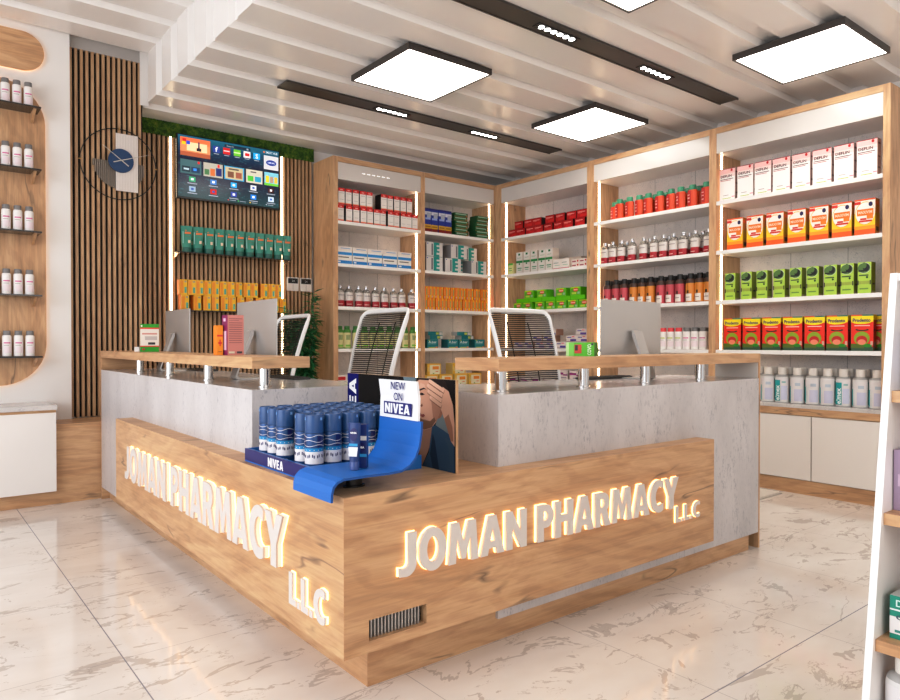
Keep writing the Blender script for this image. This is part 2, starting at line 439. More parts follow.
def bottle(w, d, h, body, cap, bands=(), neck=None, art=(), fr=.78, shoulder=.06, capr=.30, caph=.15, seg=16, clear=False, texts=()):
    """origin: bottom centre; elliptical w x d. bands (v0,v1,rgb) over body height"""
    hb = h*(1-caph); r = .5
    m = body if not isinstance(body, tuple) else col(*body)
    mb = MB()
    zs = [(0, .46), (.01*h, .5)]
    top = hb*fr
    cuts = sorted({.02*h, top} | {hb*b[0] for b in bands} | {hb*b[1] for b in bands})
    prof = [(.46, 0, None), (.5, .012*h, None)]
    def matat(z):
        for b in bands:
            if hb*b[0]-1e-6 <= z < hb*b[1]-1e-6: return b[2] if not isinstance(b[2], tuple) else col(*b[2])
        return None
    for z in cuts:
        if z <= .012*h or z > top: continue
        prof.append((.5, z, matat(z)))
    prof.append((.5, top, matat(top)))
    for k in range(1, 5):
        a = k/4*PI/2
        prof.append((.5-(.5-capr)*(1-math.cos(a)), top+(hb-top)*math.sin(a)*.92, neck))
    prof.append((capr*.9, hb, neck))
    mb.lathe(prof, m, seg, sx=w, sy=d)
    e = .0012
    for i, a in enumerate(art):   # flat decals curved over the front
        u0, u1, v0, v1, cc = a
        ks = 6; vs = []
        for j in range(ks+1):
            an = -PI/2+(u0+(u1-u0)*j/ks-.5)*PI*.9
            x, y = (w/2+e*(1+.4*i))*math.cos(an), (d/2+e*(1+.4*i))*math.sin(an)
            vs += [(x, y, hb*v0), (x, y, hb*v1)]
        mb.add(vs, [(2*j, 2*j+2, 2*j+3, 2*j+1) for j in range(ks)], col(*cc), True)
    for (body_, u0, u1, v0, v1, cc) in texts:  # reads upward, wrapped on the front
        tv, tf, x0, x1, y0, y1 = text_mesh(body_, .03, 2)
        out = []
        for p in tv:
            up = (p.x-x0)/(x1-x0); ac = 1-(p.y-y0)/(y1-y0)
            an = -PI/2+(u0+(u1-u0)*ac-.5)*PI*.9
            out.append(((w/2+e*3)*math.cos(an), (d/2+e*3)*math.sin(an), hb*(v0+(v1-v0)*up)))
        mb.add(out, tf, col(*cc))
    mc = MB(); cr = capr
    mc.lathe([(cr, hb-.002), (cr*1.02, hb+.004), (cr, hb+h*caph*.9), (cr*.92, h)], cap if not isinstance(cap, tuple) else col(*cap), seg, sx=w, sy=max(d, w*.75) if d > w*.7 else d*1.3)
    return [('bottle_body', mb.mesh('bottle_body')), ('cap', mc.mesh('cap'))]

def row(proto, wall, z, spans, desc, place, group, depth=0.0, jitter=.006, rot=0.0, order='', yoff=0.045, centers=False):
    """put one proto per span. wall 'R' (faces -X) or 'B' (faces -Y); spans are centre coordinates left to right"""
    for i, c in enumerate(spans):
        j = random.uniform(-jitter, jitter); rr = random.uniform(-rot, rot)
        if wall == 'R': loc = (XW+yoff+depth+j, c, z+.0008); rz = -PI/2+rr
        elif wall == 'B': loc = (c, YW+yoff+depth+j, z+.0008); rz = rr
        lab = '%s, %s from left%s, %s' % (desc, ORD[i], (' ' + order) if order else '', place)
        proto.put(loc, rz, lab, group)
def mids(l): return [round((l[i]+l[i+1])/2, 3) for i in range(0, len(l), 2)]

# ------------------------------------------------------------------ shelving bays
def bay(wall, a0, a1, label, led_side, t0=.0285, t1=.0285, seams=(.5,)):
    """one shelving bay. wall B: a = X range; wall R: a = Y range (a0 far/left, a1 near/right)"""
    D = .455
    def B(mb, u0, u1, w0, w1, z0, z1, mat):   # u along wall, w depth from the front plane
        if wall == 'B': mb.box(min(u0, u1), max(u0, u1), YW+w0, YW+w1, z0, z1, mat)
        else: mb.box(XW+w0, XW+w1, min(u0, u1), max(u0, u1), z0, z1, mat)
    g = 'x' if wall == 'B' else 'y'
    s = 1 if a1 > a0 else -1
    base = ((a0+a1)/2, YW, 0) if wall == 'B' else (XW, (a0+a1)/2, 0)
    t = thing('shelving_unit', label, 'shelving', base)
    for e, sg, w in ((a0, s, t0), (a1, -s, t1)):
        mb = MB()
        B(mb, e, e+sg*w, 0, D, 0, 3.31, 'z'); mb.build('side_panel', t, bevel=.0015)
    i0, i1 = a0+s*t0, a1-s*t1
    mb = MB(); B(mb, i0, i1, 0, D, 3.255, 3.31, g); mb.build('top_rail', t)
    mb = MB(); B(mb, i0, i1, .006, .026, 3.07, 3.253, col(216, 210, 205, .16))
    if label.startswith('first'):
        for q in range(6): B(mb, 4.05+q*.065, 4.05+q*.065+.04, .0045, .006, 3.166, 3.172, emis((1, .98, .95), 1.2))
    mb.build('header_panel', t)
    mb = MB(); B(mb, i0, i1, .026, D, 3.07, 3.08, M_WHITE); mb.build('soffit_board', t)
    mb = MB(); B(mb, i0, i1, D-.02, D, .77, 3.07, M_BACK)
    for q in (.35, .7):
        u = i0+(i1-i0)*q; B(mb, u, u+s*.003, D-.021, D-.019, .77, 3.07, col(120, 112, 108))
    mb.build('back_panel', t)
    for z in SH[1:]:
        mb = MB(); B(mb, i0, i1, .004, D-.02, z-.036, z, M_WHITE); mb.build('shelf', t, bevel=.0015)
    mb = MB(); B(mb, i0, i1, -.004, D-.02, .735, .768, M_TOP); mb.build('marble_top', t)
    mb = MB(); B(mb, i0, i1, .0, D-.02, .675, .735, g); B(mb, i0, i1, .03, D-.02, .12, .675, g); mb.build('cabinet_body', t)
    mb = MB(); B(mb, i0, i1, .015, .04, 0, .118, g); mb.build('plinth', t)
    cuts = [i0-s*.001]+[i0+(i1-i0)*q for q in seams]+[i1+s*.001]
    for u0, u1 in [(cuts[q]+s*.004, cuts[q+1]-s*.004) for q in range(len(cuts)-1)]:
        mb = MB(); B(mb, u0, u1, .004, .024, .124, .668, M_DOOR); mb.build('door', t, bevel=.002)
    # LED strips in a profile just inside the front edge of one side
    e = i1 if led_side == 'right' else i0; sg = -s if led_side == 'right' else s
    tops = [SH[1]-.04, SH[2]-.04, SH[3]-.04, SH[4]-.04, 3.066]
    for k in range(1, 5):
        mb = MB(); B(mb, e+sg*.0005, e+sg*.006, .082, .102, SH[k]+.003, tops[k], M_LED); mb.build('led_strip', t)
    mb = MB(); B(mb, e+sg*.0005, e+sg*.006, .082, .102, .771, tops[0], M_LED); mb.build('led_strip', t)
    return t
bay('B', 3.685, 4.883, 'first oak shelving bay from left, beside the leafy plant', 'right', .059, .029)
bay('B', 4.883, 6.025, 'second oak shelving bay from left, ending at the room corner', 'right', .029, .012)
bay('R', 6.648, 5.083, 'third oak shelving bay from left, starting at the room corner', 'left', .108, .048)
bay('R', 5.083, 3.605, 'fourth oak shelving bay from left, behind the right hand monitor', 'left', .047, .036)
bay('R', 3.605, 2.105, 'fifth oak shelving bay, rightmost, with white cabinet doors', 'left', .036, .053, seams=(.253, .623))
mb = MB(); mb.box(6.03, 6.06, YW+.0, YW+.03, 0, 3.31, 'z'); tag(mb.build('corner_post'), 'slim oak post filling the inner corner between shelving bays', 'post')

# ---- first bay (back wall)
red_box = P1('medicine_carton', 'carton', carton(.078, .13, .182, (232, 226, 220), side=(24, 20, 20), top=(200, 24, 22),
    art=[(0, 1, .80, 1, (214, 26, 22)), (0, 1, 0, .07, (206, 30, 26)), (.0, 1, .07, .12, (236, 150, 110)), (.15, .85, .68, .695, (140, 130, 126)), (.2, .8, .3, .32, (190, 180, 174)), (.3, .7, .86, .92, (240, 170, 160))]))
row(red_box, 'B', SH[4], [3.80, 3.91, 4.00, 4.09, 4.175, 4.265, 4.35, 4.455, 4.54, 4.635, 4.715, 4.80], 'red topped white carton', 'top shelf of first bay', 'red topped white cartons', order='in bottom layer', rot=.05)
row(red_box, 'B', SH[4]+.183, [3.81, 3.90, 3.99, 4.085, 4.17, 4.36, 4.45, 4.54, 4.63, 4.72], 'red topped white carton', 'top shelf of first bay', 'red topped white cartons', order='in upper layer', rot=.05)
blue_box = P1('medicine_carton', 'carton', carton(.19, .16, .19, (232, 226, 218), top=(238, 232, 226), side=(228, 220, 212),
    art=[(0, 1, .0, .2, (28, 132, 198)), (.0, 1, .52, .68, (30, 140, 204)), (.1, .8, .36, .42, (110, 106, 104)), (-.02, 1.02, .78, 1, (226, 216, 208)), (.08, .25, .07, .16, (224, 224, 224)), (.25, .9, .88, .92, (120, 160, 200))]))
row(blue_box, 'B', SH[3], [3.845, 4.045, 4.245, 4.447, 4.65], 'white carton with blue stripes', 'fourth shelf of first bay', 'blue striped white cartons', rot=.06)
RB = bottle(.098, .075, .235, glass((226, 222, 214)), col(206, 208, 212, .25, .7), bands=[(.02, .34, (128, 10, 22)), (.34, .78, (214, 206, 200))], art=[(.12, .88, .06, .34, (168, 20, 36)), (.2, .6, .12, .16, (220, 180, 170)), (.2, .75, .6, .64, (150, 140, 140))], fr=.80, capr=.20, caph=.13)
red_bottle = Proto('mouthwash_bottle', 'bottle', RB)
row(red_bottle, 'B', SH[2], [3.82, 3.93, 4.06, 4.16, 4.28, 4.40, 4.53, 4.64, 4.78], 'clear bottle of red liquid', 'middle shelf of first bay', 'red liquid bottles in first bay', depth=.05, order='in front row')
row(red_bottle, 'B', SH[2], [3.995, 4.235, 4.355, 4.485, 4.72], 'clear bottle of red liquid', 'middle shelf of first bay', 'red liquid bottles in first bay', depth=.17, order='in back row')
GB = bottle(.092, .06, .25, (74, 140, 52), (52, 116, 40), bands=[(.06, .80, (206, 200, 138))], art=[(.1, .9, .05, .82, (214, 206, 150)), (.25, .75, .1, .2, (130, 190, 70)), (.3, .7, .45, .7, (150, 160, 110))], fr=.86, capr=.34, caph=.14)
green_bottle = Proto('shampoo_bottle', 'bottle', GB)
row(green_bottle, 'B', SH[1], [3.81, 3.905, 4.02, 4.13, 4.245, 4.355, 4.465, 4.58, 4.69, 4.80], 'green bottle with cream label', 'second lowest shelf of first bay', 'green bottles in first bay', depth=.05)
wr_box = P1('medicine_carton', 'carton', carton(.17, .14, .085, (226, 220, 214), art=[(.1, .75, .3, .75, (200, 36, 38)), (.1, .9, .05, .15, (150, 150, 170))]))
for i, (x, z) in enumerate([(3.83, 0), (4.05, 0), (4.27, 0), (3.83, 1), (4.05, 1)]):
    wr_box.put((x, YW+.07, SH[0]+.001+z*.086), 0, 'flat white carton with red panel, %s from left%s, bottom of first bay' % (ORD[i % 3], ' in upper layer' if z else ' in bottom layer'), 'flat red and white cartons')

# ---- second bay
byr = P1('medicine_carton', 'carton', carton(.098, .12, .285, (30, 52, 150), top=(214, 214, 222), side=(34, 50, 140),
    art=[(0, 1, 0, .15, (132, 22, 22)), (0, 1, .15, .32, (206, 160, 40)), (0, 1, .72, .86, (206, 208, 218)), (0, 1, .93, 1, (40, 44, 120)), (.1, .9, .52, .6, (150, 170, 220)), (.35, .95, .6, .8, (170, 176, 190)), (.12, .9, .2, .26, (150, 110, 30))]))
row(byr, 'B', SH[4], [4.985, 5.09, 5.195, 5.30], 'tall blue, yellow and red carton', 'top shelf of second bay', 'tall blue and yellow cartons')
gflat = P1('medicine_carton', 'carton', carton(.205, .14, .047, (28, 92, 48), top=(40, 120, 60), side=(24, 84, 44),
    art=[(.08, .9, .55, .8, (170, 200, 176)), (0, 1, 0, .1, (170, 110, 60)), (.1, .8, .25, .35, (60, 130, 76)), (.85, .95, .2, .5, (190, 120, 60))]))
for s_, x in enumerate((5.515, 5.86)):
    for k in range(6 if s_ == 0 else 6):
        gflat.put((x+random.uniform(-.012, .012), YW+.05+random.uniform(-.01, .012), SH[4]+.001+k*.0475), random.uniform(-.07, .07),
            'flat dark green carton, %s up in the %s stack, top shelf of second bay' % (ORD[k], ('left', 'right')[s_]), 'stacked dark green cartons')
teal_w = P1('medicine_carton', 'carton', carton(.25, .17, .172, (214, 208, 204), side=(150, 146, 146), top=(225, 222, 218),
    art=[(.44, .80, 0, 1, (18, 150, 140)), (.62, .80, .16, .30, (214, 208, 204)), (.66, .80, .42, .56, (214, 208, 204)), (.62, .80, .70, .82, (214, 208, 204)), (.30, .40, .1, .9, (120, 120, 122)), (.04, .1, .86, .93, (40, 70, 160)), (0, 1, 0, .025, (20, 110, 104))]))
row(teal_w, 'B', SH[3], [5.085, 5.375, 5.80], 'white and teal carton', 'fourth shelf of second bay', 'white and teal cartons', order='in bottom layer')
row(teal_w, 'B', SH[3]+.173, [5.085, 5.47], 'white and teal carton', 'fourth shelf of second bay', 'white and teal cartons', order='in upper layer', rot=.04)
teal_w.put((5.60, YW+.225, SH[3]+.001), 0, 'white and teal carton set back between two others, fourth shelf of second bay', 'white and teal cartons')
teal_w.put((5.735, YW+.16, SH[3]+.174), 0, 'white and teal carton at back right of the upper layer in second bay', 'white and teal cartons')
org = P1('vitamin_carton', 'carton', carton(.055, .09, .140, (232, 128, 40), side=(226, 120, 34), top=(240, 150, 60),
    art=[(.62, .98, 0, 1, (238, 186, 40)), (.68, .84, .25, .8, (120, 160, 130)), (.1, .3, .05, .2, (190, 190, 200)), (.1, .2, .3, .9, (244, 170, 90))]))
xs = [4.95+.0605*i for i in range(17)]
for L in range(2):
    row(org, 'B', SH[2]+.141*L, xs, 'slim orange and yellow carton', 'middle shelf of second bay', 'slim orange cartons in second bay', order='in %s layer' % ('bottom', 'upper')[L], rot=.12, jitter=.012)
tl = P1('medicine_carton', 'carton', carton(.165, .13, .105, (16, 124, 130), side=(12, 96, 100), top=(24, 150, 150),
    art=[(.12, .7, 0, .1, (190, 190, 40)), (.75, .95, 0, .14, (230, 140, 40)), (.1, .8, .45, .5, (130, 190, 190)), (.1, .25, .82, .95, (150, 180, 60))], texts=[('A.ber', .1, .86, .56, .82, (215, 228, 224))]))
row(tl, 'B', SH[1], [5.06, 5.13+.24, 5.555, 5.81], 'teal carton', 'second lowest shelf of second bay', 'teal cartons in second bay', order='in bottom layer')
tlf = P1('medicine_carton', 'carton', carton(.21, .12, .046, (14, 116, 122), side=(190, 188, 184), top=(24, 150, 150), art=[(.55, .75, .2, .8, (180, 190, 70)), (.78, .98, .1, .9, (200, 198, 194))]))
for i, (x, L) in enumerate([(5.13, 0), (5.11, 1), (5.62, 0), (5.56, 1)]):
    tlf.put((x, YW+.06, SH[1]+.107+L*.047), .05*(-1)**i, 'flat teal carton on the %s side, %s of the flat pair, second bay' % (('left', 'left', 'right', 'right')[i], ('lower', 'upper')[L]), 'flat teal cartons in second bay')
yel = P1('medicine_carton', 'carton', carton(.205, .14, .135, (228, 180, 60), side=(224, 196, 120), top=(238, 196, 60),
    art=[(.18, .92, .06, .88, (226, 220, 190)), (.04, .18, .3, .7, (220, 190, 110)), (.38, .84, .48, .76, (226, 140, 36)), (.6, .8, .26, .32, (220, 110, 50)), (.4, .5, .08, .16, (120, 160, 60))]))
row(yel, 'B', SH[0], [5.04, 5.27, 5.50, 5.73], 'yellow and cream carton', 'lowest shelf of second bay', 'yellow and cream cartons', order='in bottom layer')
row(yel, 'B', SH[0]+.136, [5.08, 5.47], 'yellow and cream carton', 'lowest shelf of second bay', 'yellow and cream cartons', order='in upper layer')

# ---- third bay (right wall, leftmost)
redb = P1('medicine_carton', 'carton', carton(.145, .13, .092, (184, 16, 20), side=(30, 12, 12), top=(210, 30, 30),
    art=[(.08, .8, .66, .74, (236, 160, 150)), (.1, .5, .54, .6, (230, 120, 110)), (.3, .9, .1, .4, (204, 30, 30)), (0, 1, .94, 1, (120, 10, 14))]))
row(redb, 'R', SH[4], [6.375, 6.23, 6.06, 5.92, 5.765, 5.60, 5.445, 5.27], 'small red carton', 'top shelf of third bay', 'small red cartons', order='in bottom layer', rot=.05)
row(redb, 'R', SH[4]+.0925, [6.265, 6.09, 5.95, 5.73, 5.57, 5.40, 5.24], 'small red carton', 'top shelf of third bay', 'small red cartons', order='in upper layer', rot=.05)
wg = P1('medicine_carton', 'carton', carton(.112, .11, .155, (220, 214, 206), side=(214, 198, 184), top=(228, 222, 216),
    art=[(0, 1, .82, 1, (40, 140, 70)), (.4, .6, .68, .8, (30, 110, 60)), (.2, .85, .36, .44, (90, 150, 110)), (.25, .8, .22, .28, (120, 170, 130))]))
for i, y in enumerate([6.255, 6.13, 6.0, 5.875, 5.755]):
    wg.put((XW+.05, y, SH[3]+.001), -PI/2, 'white carton with green lid band, %s from left, fourth shelf of third bay' % ORD[i], 'green banded cartons')
wg2 = P1('medicine_carton', 'carton', carton(.11, .11, .105, (222, 214, 206), side=(216, 200, 186), top=(226, 220, 214), art=[(.06, .94, .5, .9, (226, 222, 216)), (.35, .65, .62, .85, (28, 110, 60)), (.2, .8, .3, .34, (110, 160, 120))]))
for i, y in enumerate([6.26, 6.13, 6.01, 5.865, 5.75]):
    wg2.put((XW+.052, y, SH[3]+.157), -PI/2, 'small white carton with green emblem, %s from left on top of green banded cartons' % ORD[i], 'small green emblem cartons')
bei = P1('medicine_carton', 'carton', carton(.11, .10, .155, (220, 200, 184), side=(214, 194, 178), top=(226, 208, 194)))
for i, (y, z) in enumerate([(5.73, .157), (5.61, 0), (5.50, 0)]):
    bei.put((XW+.27, y, SH[3]+.001+z*.0 + (0 if i else .0)), -PI/2, 'plain beige carton at the back, %s from left, fourth shelf of third bay' % ORD[i], 'plain beige cartons')
ygb = P1('medicine_carton', 'carton', carton(.085, .08, .135, (220, 220, 150), side=(210, 206, 150), art=[(0, 1, .84, 1, (90, 180, 60)), (.1, .8, .3, .36, (90, 150, 90)), (.1, .8, .5, .56, (90, 150, 90))]))
ygb.put((XW+.045, 6.41, SH[3]+.001), -PI/2, 'narrow cream and green carton at far left, fourth shelf of third bay')
wrd = P1('medicine_carton', 'carton', carton(.125, .11, .115, (230, 222, 214), side=(222, 206, 192), art=[(0, 1, 0, .1, (190, 36, 44)), (.1, .7, .6, .66, (130, 150, 140)), (.2, .85, .36, .4, (120, 180, 150))]))
row(wrd, 'R', SH[3], [5.625, 5.495], 'white carton with red base line', 'fourth shelf of third bay', 'red lined white cartons')
rdt = P1('medicine_carton', 'carton', carton(.11, .1, .045, (228, 214, 204), side=(222, 190, 170), art=[(.1, .6, .3, .6, (160, 60, 80)), (.75, .95, .3, .8, (200, 24, 30), 1)]))
for i, (y, k) in enumerate([(5.345, 0), (5.345, 1), (5.23, 0), (5.23, 1)]):
    rdt.put((XW+.05, y, SH[3]+.001+k*.0455), -PI/2, 'flat white carton with red dots, %s one of the %s pair, third bay' % (('lower', 'upper')[k], ('left', 'right')[i//2]), 'flat red dotted cartons')
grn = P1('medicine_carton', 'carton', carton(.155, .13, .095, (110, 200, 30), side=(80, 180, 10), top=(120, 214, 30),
    art=[(.05, .8, .85, .97, (200, 220, 40)), (.06, .95, .08, .8, (90, 176, 50)), (.28, .78, .42, .86, (214, 60, 36), 1), (.34, .72, .58, .72, (236, 190, 170)), (.15, .6, .12, .36, (190, 214, 70)), (.7, .93, .14, .4, (150, 200, 150))]))
row(grn, 'R', SH[2], [6.27, 6.105, 5.90, 5.725, 5.555, 5.375, 5.212], 'green carton with red splash', 'middle shelf of third bay', 'bright green cartons', order='in bottom layer')
gsl = P1('medicine_carton', 'carton', carton(.215, .12, .05, (98, 200, 8), side=(84, 184, 6), top=(120, 214, 30), art=[(0, 1, 0, .06, (70, 160, 10))]))
row(gsl, 'R', SH[2]+.096, [6.19, 5.97, 5.75, 5.53, 5.30], 'plain bright green flat carton', 'middle shelf of third bay', 'plain green flat cartons', order='')
row(grn, 'R', SH[2]+.147, [6.085, 5.87, 5.555, 5.335], 'green carton with red splash', 'middle shelf of third bay', 'bright green cartons', order='in upper layer')
pur = P1('medicine_carton', 'carton', carton(.16, .13, .075, (222, 212, 208), side=(176, 132, 112), top=(226, 216, 210), art=[(.12, .5, .62, .74, (60, 50, 150)), (.4, .95, .1, .4, (96, 74, 160)), (.0, 1, 0, .06, (150, 110, 100)), (.55, .8, .7, .85, (220, 120, 120))]))
pl = [(6.27, 0), (6.10, 0), (5.90, 0), (5.73, 0), (5.56, 0), (5.40, 0), (5.24, 0), (5.95, 1), (5.77, 1), (5.40, 1), (5.24, 1), (5.72, 2), (5.25, 2)]
cnt = [0, 0, 0]
for y, k in pl:
    pur.put((XW+.05, y, SH[1]+.001+k*.0755), -PI/2, 'white and purple carton, %s from left in %s layer, second lowest shelf of third bay' % (ORD[cnt[k]], ('bottom', 'middle', 'upper')[k]), 'white and purple cartons'); cnt[k] += 1
mag = P1('medicine_carton', 'carton', carton(.17, .13, .10, (224, 214, 210), side=(190, 170, 160), top=(226, 216, 210), art=[(0, .6, .5, .75, (150, 30, 120)), (.6, 1, .4, .55, (150, 30, 120)), (.3, .9, .1, .2, (150, 140, 160))]))
for i, y in enumerate([6.35, 6.15, 5.95, 5.75, 5.55, 5.35, 5.20]):
    for k in range(2 if i > 3 else 1):
        if i == 6: continue
        mag.put((XW+.06, y, SH[0]+.001+k*.101), -PI/2, 'white and magenta carton, %s from left in %s layer, lowest shelf of third bay' % (ORD[i], ('bottom', 'upper')[k]), 'white and magenta cartons')

# ---- fourth bay
OB = bottle(.105, .062, .222, (222, 78, 36), (66, 146, 112), bands=[], art=[(.02, .12, .04, .45, (40, 130, 100)), (.02, .12, .45, .9, (214, 200, 186)), (.16, .5, .15, .95, (186, 34, 34)), (.22, .42, .3, .36, (240, 190, 180)), (.22, .42, .5, .56, (240, 190, 180)), (.22, .42, .68, .73, (240, 190, 180))], fr=.93, capr=.34, caph=.21)
orange_bottle = Proto('sunscreen_bottle', 'bottle', OB)
row(orange_bottle, 'R', SH[4], [4.76, 4.62, 4.50, 4.385, 4.25, 4.115, 4.0, 3.875, 3.72], 'orange bottle with green cap', 'top shelf of fourth bay', 'orange bottles', depth=.05, order='in front row')
row(orange_bottle, 'R', SH[4], [4.90, 4.765, 4.50, 4.37, 4.24, 3.99, 3.86], 'orange bottle with green cap', 'top shelf of fourth bay', 'orange bottles', depth=.15, order='in back row')
row(red_bottle, 'R', SH[3], [4.95, 4.84, 4.73, 4.585, 4.445, 4.31, 4.20, 4.085, 3.975, 3.84, 3.70], 'clear bottle of red liquid', 'fourth shelf of fourth bay', 'red liquid bottles in fourth bay', depth=.05, order='in front row')
row(red_bottle, 'R', SH[3], [4.97, 4.73, 4.44, 4.21, 3.97, 3.82], 'clear bottle of red liquid', 'fourth shelf of fourth bay', 'red liquid bottles in fourth bay', depth=.15, order='in back row')
def tall(label_rgb): return bottle(.098, .085, .285, (70, 44, 34), (26, 24, 24), bands=[(.02, .80, label_rgb)], art=[(.18, .72, .05, .36, (226, 216, 208)), (.36, .52, .38, .5, (60, 34, 30)), (.43, .45, .5, .78, (120, 60, 50)), (.25, .6, .2, .23, (150, 130, 120))], fr=.86, capr=.30, caph=.17)
pink_b = Proto('shampoo_bottle', 'bottle', tall((196, 78, 88))); amber_b = Proto('shampoo_bottle', 'bottle', tall((216, 138, 48)))
seq = 'pppaaapppaaa'; ys = [4.915, 4.80, 4.69, 4.565, 4.46, 4.355, 4.23, 4.12, 4.01, 3.89, 3.79, 3.692]
for i, (c, y) in enumerate(zip(seq, ys)):
    p, d = (pink_b, 'pink') if c == 'p' else (amber_b, 'amber')
    p.put((XW+.095, y, SH[2]+.001), -PI/2, '%s labelled bottle with black cap, %s from left in front row of fourth bay' % (d, ORD[i]), 'black capped bottles, front row')
for i, (c, y) in enumerate(zip('pppappaaapp', [4.94, 4.825, 4.71, 4.59, 4.485, 4.37, 4.255, 4.14, 4.025, 3.91, 3.80])):
    p, d = (pink_b, 'pink') if c == 'p' else (amber_b, 'amber')
    p.put((XW+.20, y, SH[2]+.001), -PI/2, '%s labelled bottle with black cap, %s from left in back row of fourth bay' % (d, ORD[i]), 'black capped bottles, back row')
def spray(cap, w_=.085, h_=.215): return bottle(w_, w_*.82, h_, (236, 230, 226), cap, art=[(.3, .8, .6, .66, (214, 120, 160) if cap[0] < 200 else (190, 200, 90)), (.3, .7, .5, .53, (180, 170, 170)), (.35, .9, .15, .45, (236, 220, 222))], fr=.88, capr=.40, caph=.17)
slim_cap = Proto('lotion_bottle', 'bottle', spray((128, 124, 122), .066, .205))
red_cap = Proto('lotion_bottle', 'bottle', spray((222, 74, 76))); grey_cap = Proto('lotion_bottle', 'bottle', spray((126, 122, 120)))
for i, y in enumerate([4.97, 4.86, 4.75, 4.64, 4.53, 4.42, 4.31, 4.20, 4.11, 4.02]):
    red_cap.put((XW+.09, y, SH[1]+.001), -PI/2, 'white bottle with red cap, %s from left, second lowest shelf of fourth bay' % ORD[i], 'red capped white bottles')
for i, (y, d) in enumerate([(3.93, 0), (3.985, .1), (3.84, 0), (3.885, .1), (3.75, 0), (3.79, .1), (3.70, .19)]):
    grey_cap.put((XW+.09+d, y, SH[1]+.001), -PI/2, 'white bottle with grey cap, %s from left, second lowest shelf of fourth bay' % ORD[i], 'grey capped bottles in fourth bay')

# ---- fifth bay
pk = P1('medicine_carton', 'carton', carton(.150, .075, .298, (252, 246, 240), side=(206, 176, 170), top=(130, 44, 44),
    art=[(0, 1, .84, 1, (242, 188, 184)), (0, 1, .74, .84, (246, 214, 208)), (0, 1, .98, 1, (140, 40, 44)), (0, 1, 0, .025, (130, 50, 54)), (.72, .86, .89, .975, (190, 12, 24), 1), (.05, .9, .66, .68, (110, 60, 66)), (.05, .75, .62, .635, (180, 70, 84)), (.25, .6, .16, .175, (160, 140, 140)), (.2, .75, .06, .08, (186, 206, 90)), (.8, 1, .09, .12, (240, 160, 170))],
    side_art=[(.2, .8, .85, .9, (130, 80, 90)), (.2, .8, .5, .54, (140, 110, 110)), (.2, .8, .2, .25, (140, 120, 120))], texts=[('DEFLIN', .08, .8, .72, .80, (70, 50, 56))]))
row(pk, 'R', SH[4], [3.482, 3.307, 3.142, 2.977, 2.806, 2.634, 2.462, 2.288], 'tall white carton with pink top', 'top shelf of fifth bay', 'tall white and pink cartons', jitter=.002)
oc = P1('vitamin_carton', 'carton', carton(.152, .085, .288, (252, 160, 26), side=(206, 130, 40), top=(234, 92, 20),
    art=[(0, 1, .62, 1, (250, 236, 222)), (0, 1, .26, .62, (252, 204, 34)), (.02, 1.0, .28, .93, (240, 190, 50), 1), (.05, .99, .30, .91, (248, 236, 226), 1), (0, 1, 0, .16, (240, 96, 20)), (0, 1, .96, 1, (236, 96, 30)), (0, .3, .86, .94, (216, 50, 40)), (.68, .88, .78, .91, (34, 20, 80), 1), (.12, .92, .54, .72, (238, 124, 24)), (.6, .9, .44, .54, (240, 130, 30)), (.28, .58, .42, .47, (206, 50, 34)), (.22, .85, .36, .41, (214, 60, 36))],
    side_art=[(.1, .9, .82, .92, (236, 110, 40)), (0, 1, .3, .6, (190, 150, 30)), (.2, .8, .1, .22, (60, 50, 50))], texts=[('MAXIVIM', .18, .86, .59, .67, (250, 214, 190))]))
row(oc, 'R', SH[3], [3.405, 3.215, 3.03, 2.84, 2.655, 2.475, 2.30], 'orange and yellow vitamin carton', 'fourth shelf of fifth bay', 'orange and yellow vitamin cartons', jitter=.002)
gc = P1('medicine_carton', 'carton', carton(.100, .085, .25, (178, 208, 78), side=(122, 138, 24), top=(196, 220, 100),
    art=[(-.0, .96, .64, .99, (210, 220, 190), 1), (.0, .93, .655, .975, (84, 120, 54), 1), (.38, .86, .70, .955, (12, 14, 12), 1), (.30, .66, .80, .99, (84, 120, 54), 1), (.06, .5, .70, .75, (12, 14, 12)), (.1, .8, .56, .60, (70, 96, 50)), (.62, .78, .48, .55, (12, 76, 22), 1), (.0, .08, .28, .42, (20, 24, 16)), (.90, .98, .28, .42, (20, 24, 16)), (.1, .88, .30, .40, (160, 176, 70)), (.15, .8, .13, .17, (110, 150, 60))],
    side_art=[(.3, .8, .28, .34, (50, 40, 20)), (0, 1, 0, .08, (160, 150, 110))]))
row(gc, 'R', SH[2], [3.45, 3.29, 3.145, 2.99, 2.845, 2.705, 2.56, 2.43, 2.30], 'lime green carton with stomach picture', 'middle shelf of fifth bay', 'lime green cartons', jitter=.002)
rc = P1('medicine_carton', 'carton', carton(.165, .06, .292, (240, 44, 14), side=(160, 10, 8), top=(240, 210, 20),
    art=[(0, 1, .80, 1, (250, 224, 10)), (0, .5, .965, 1, (220, 90, 30)), (.5, 1, .965, 1, (60, 130, 110)), (0, .95, .74, .9, (250, 224, 10), 1), (.15, .85, .685, .71, (250, 200, 190)), (.2, .8, .55, .62, (40, 40, 16), 1), (.25, .75, .58, .66, (240, 44, 14), 1), (0, 1, 0, .12, (52, 84, 56)), (0, .6, .08, .2, (90, 110, 20)), (.55, .95, .1, .2, (40, 140, 20), 1), (.13, .85, .16, .54, (146, 168, 34), 1), (.24, .74, .18, .42, (190, 30, 26), 1), (.30, .68, .17, .32, (236, 140, 110), 1), (.88, .99, .16, .27, (210, 170, 150))],
    side_art=[(0, 1, .85, 1, (220, 190, 20)), (.1, .6, .55, .6, (60, 40, 20)), (.2, .8, .1, .25, (110, 70, 70)), (0, 1, 0, .08, (50, 80, 50))], texts=[('Prodento', .08, .88, .80, .90, (50, 40, 110))]))
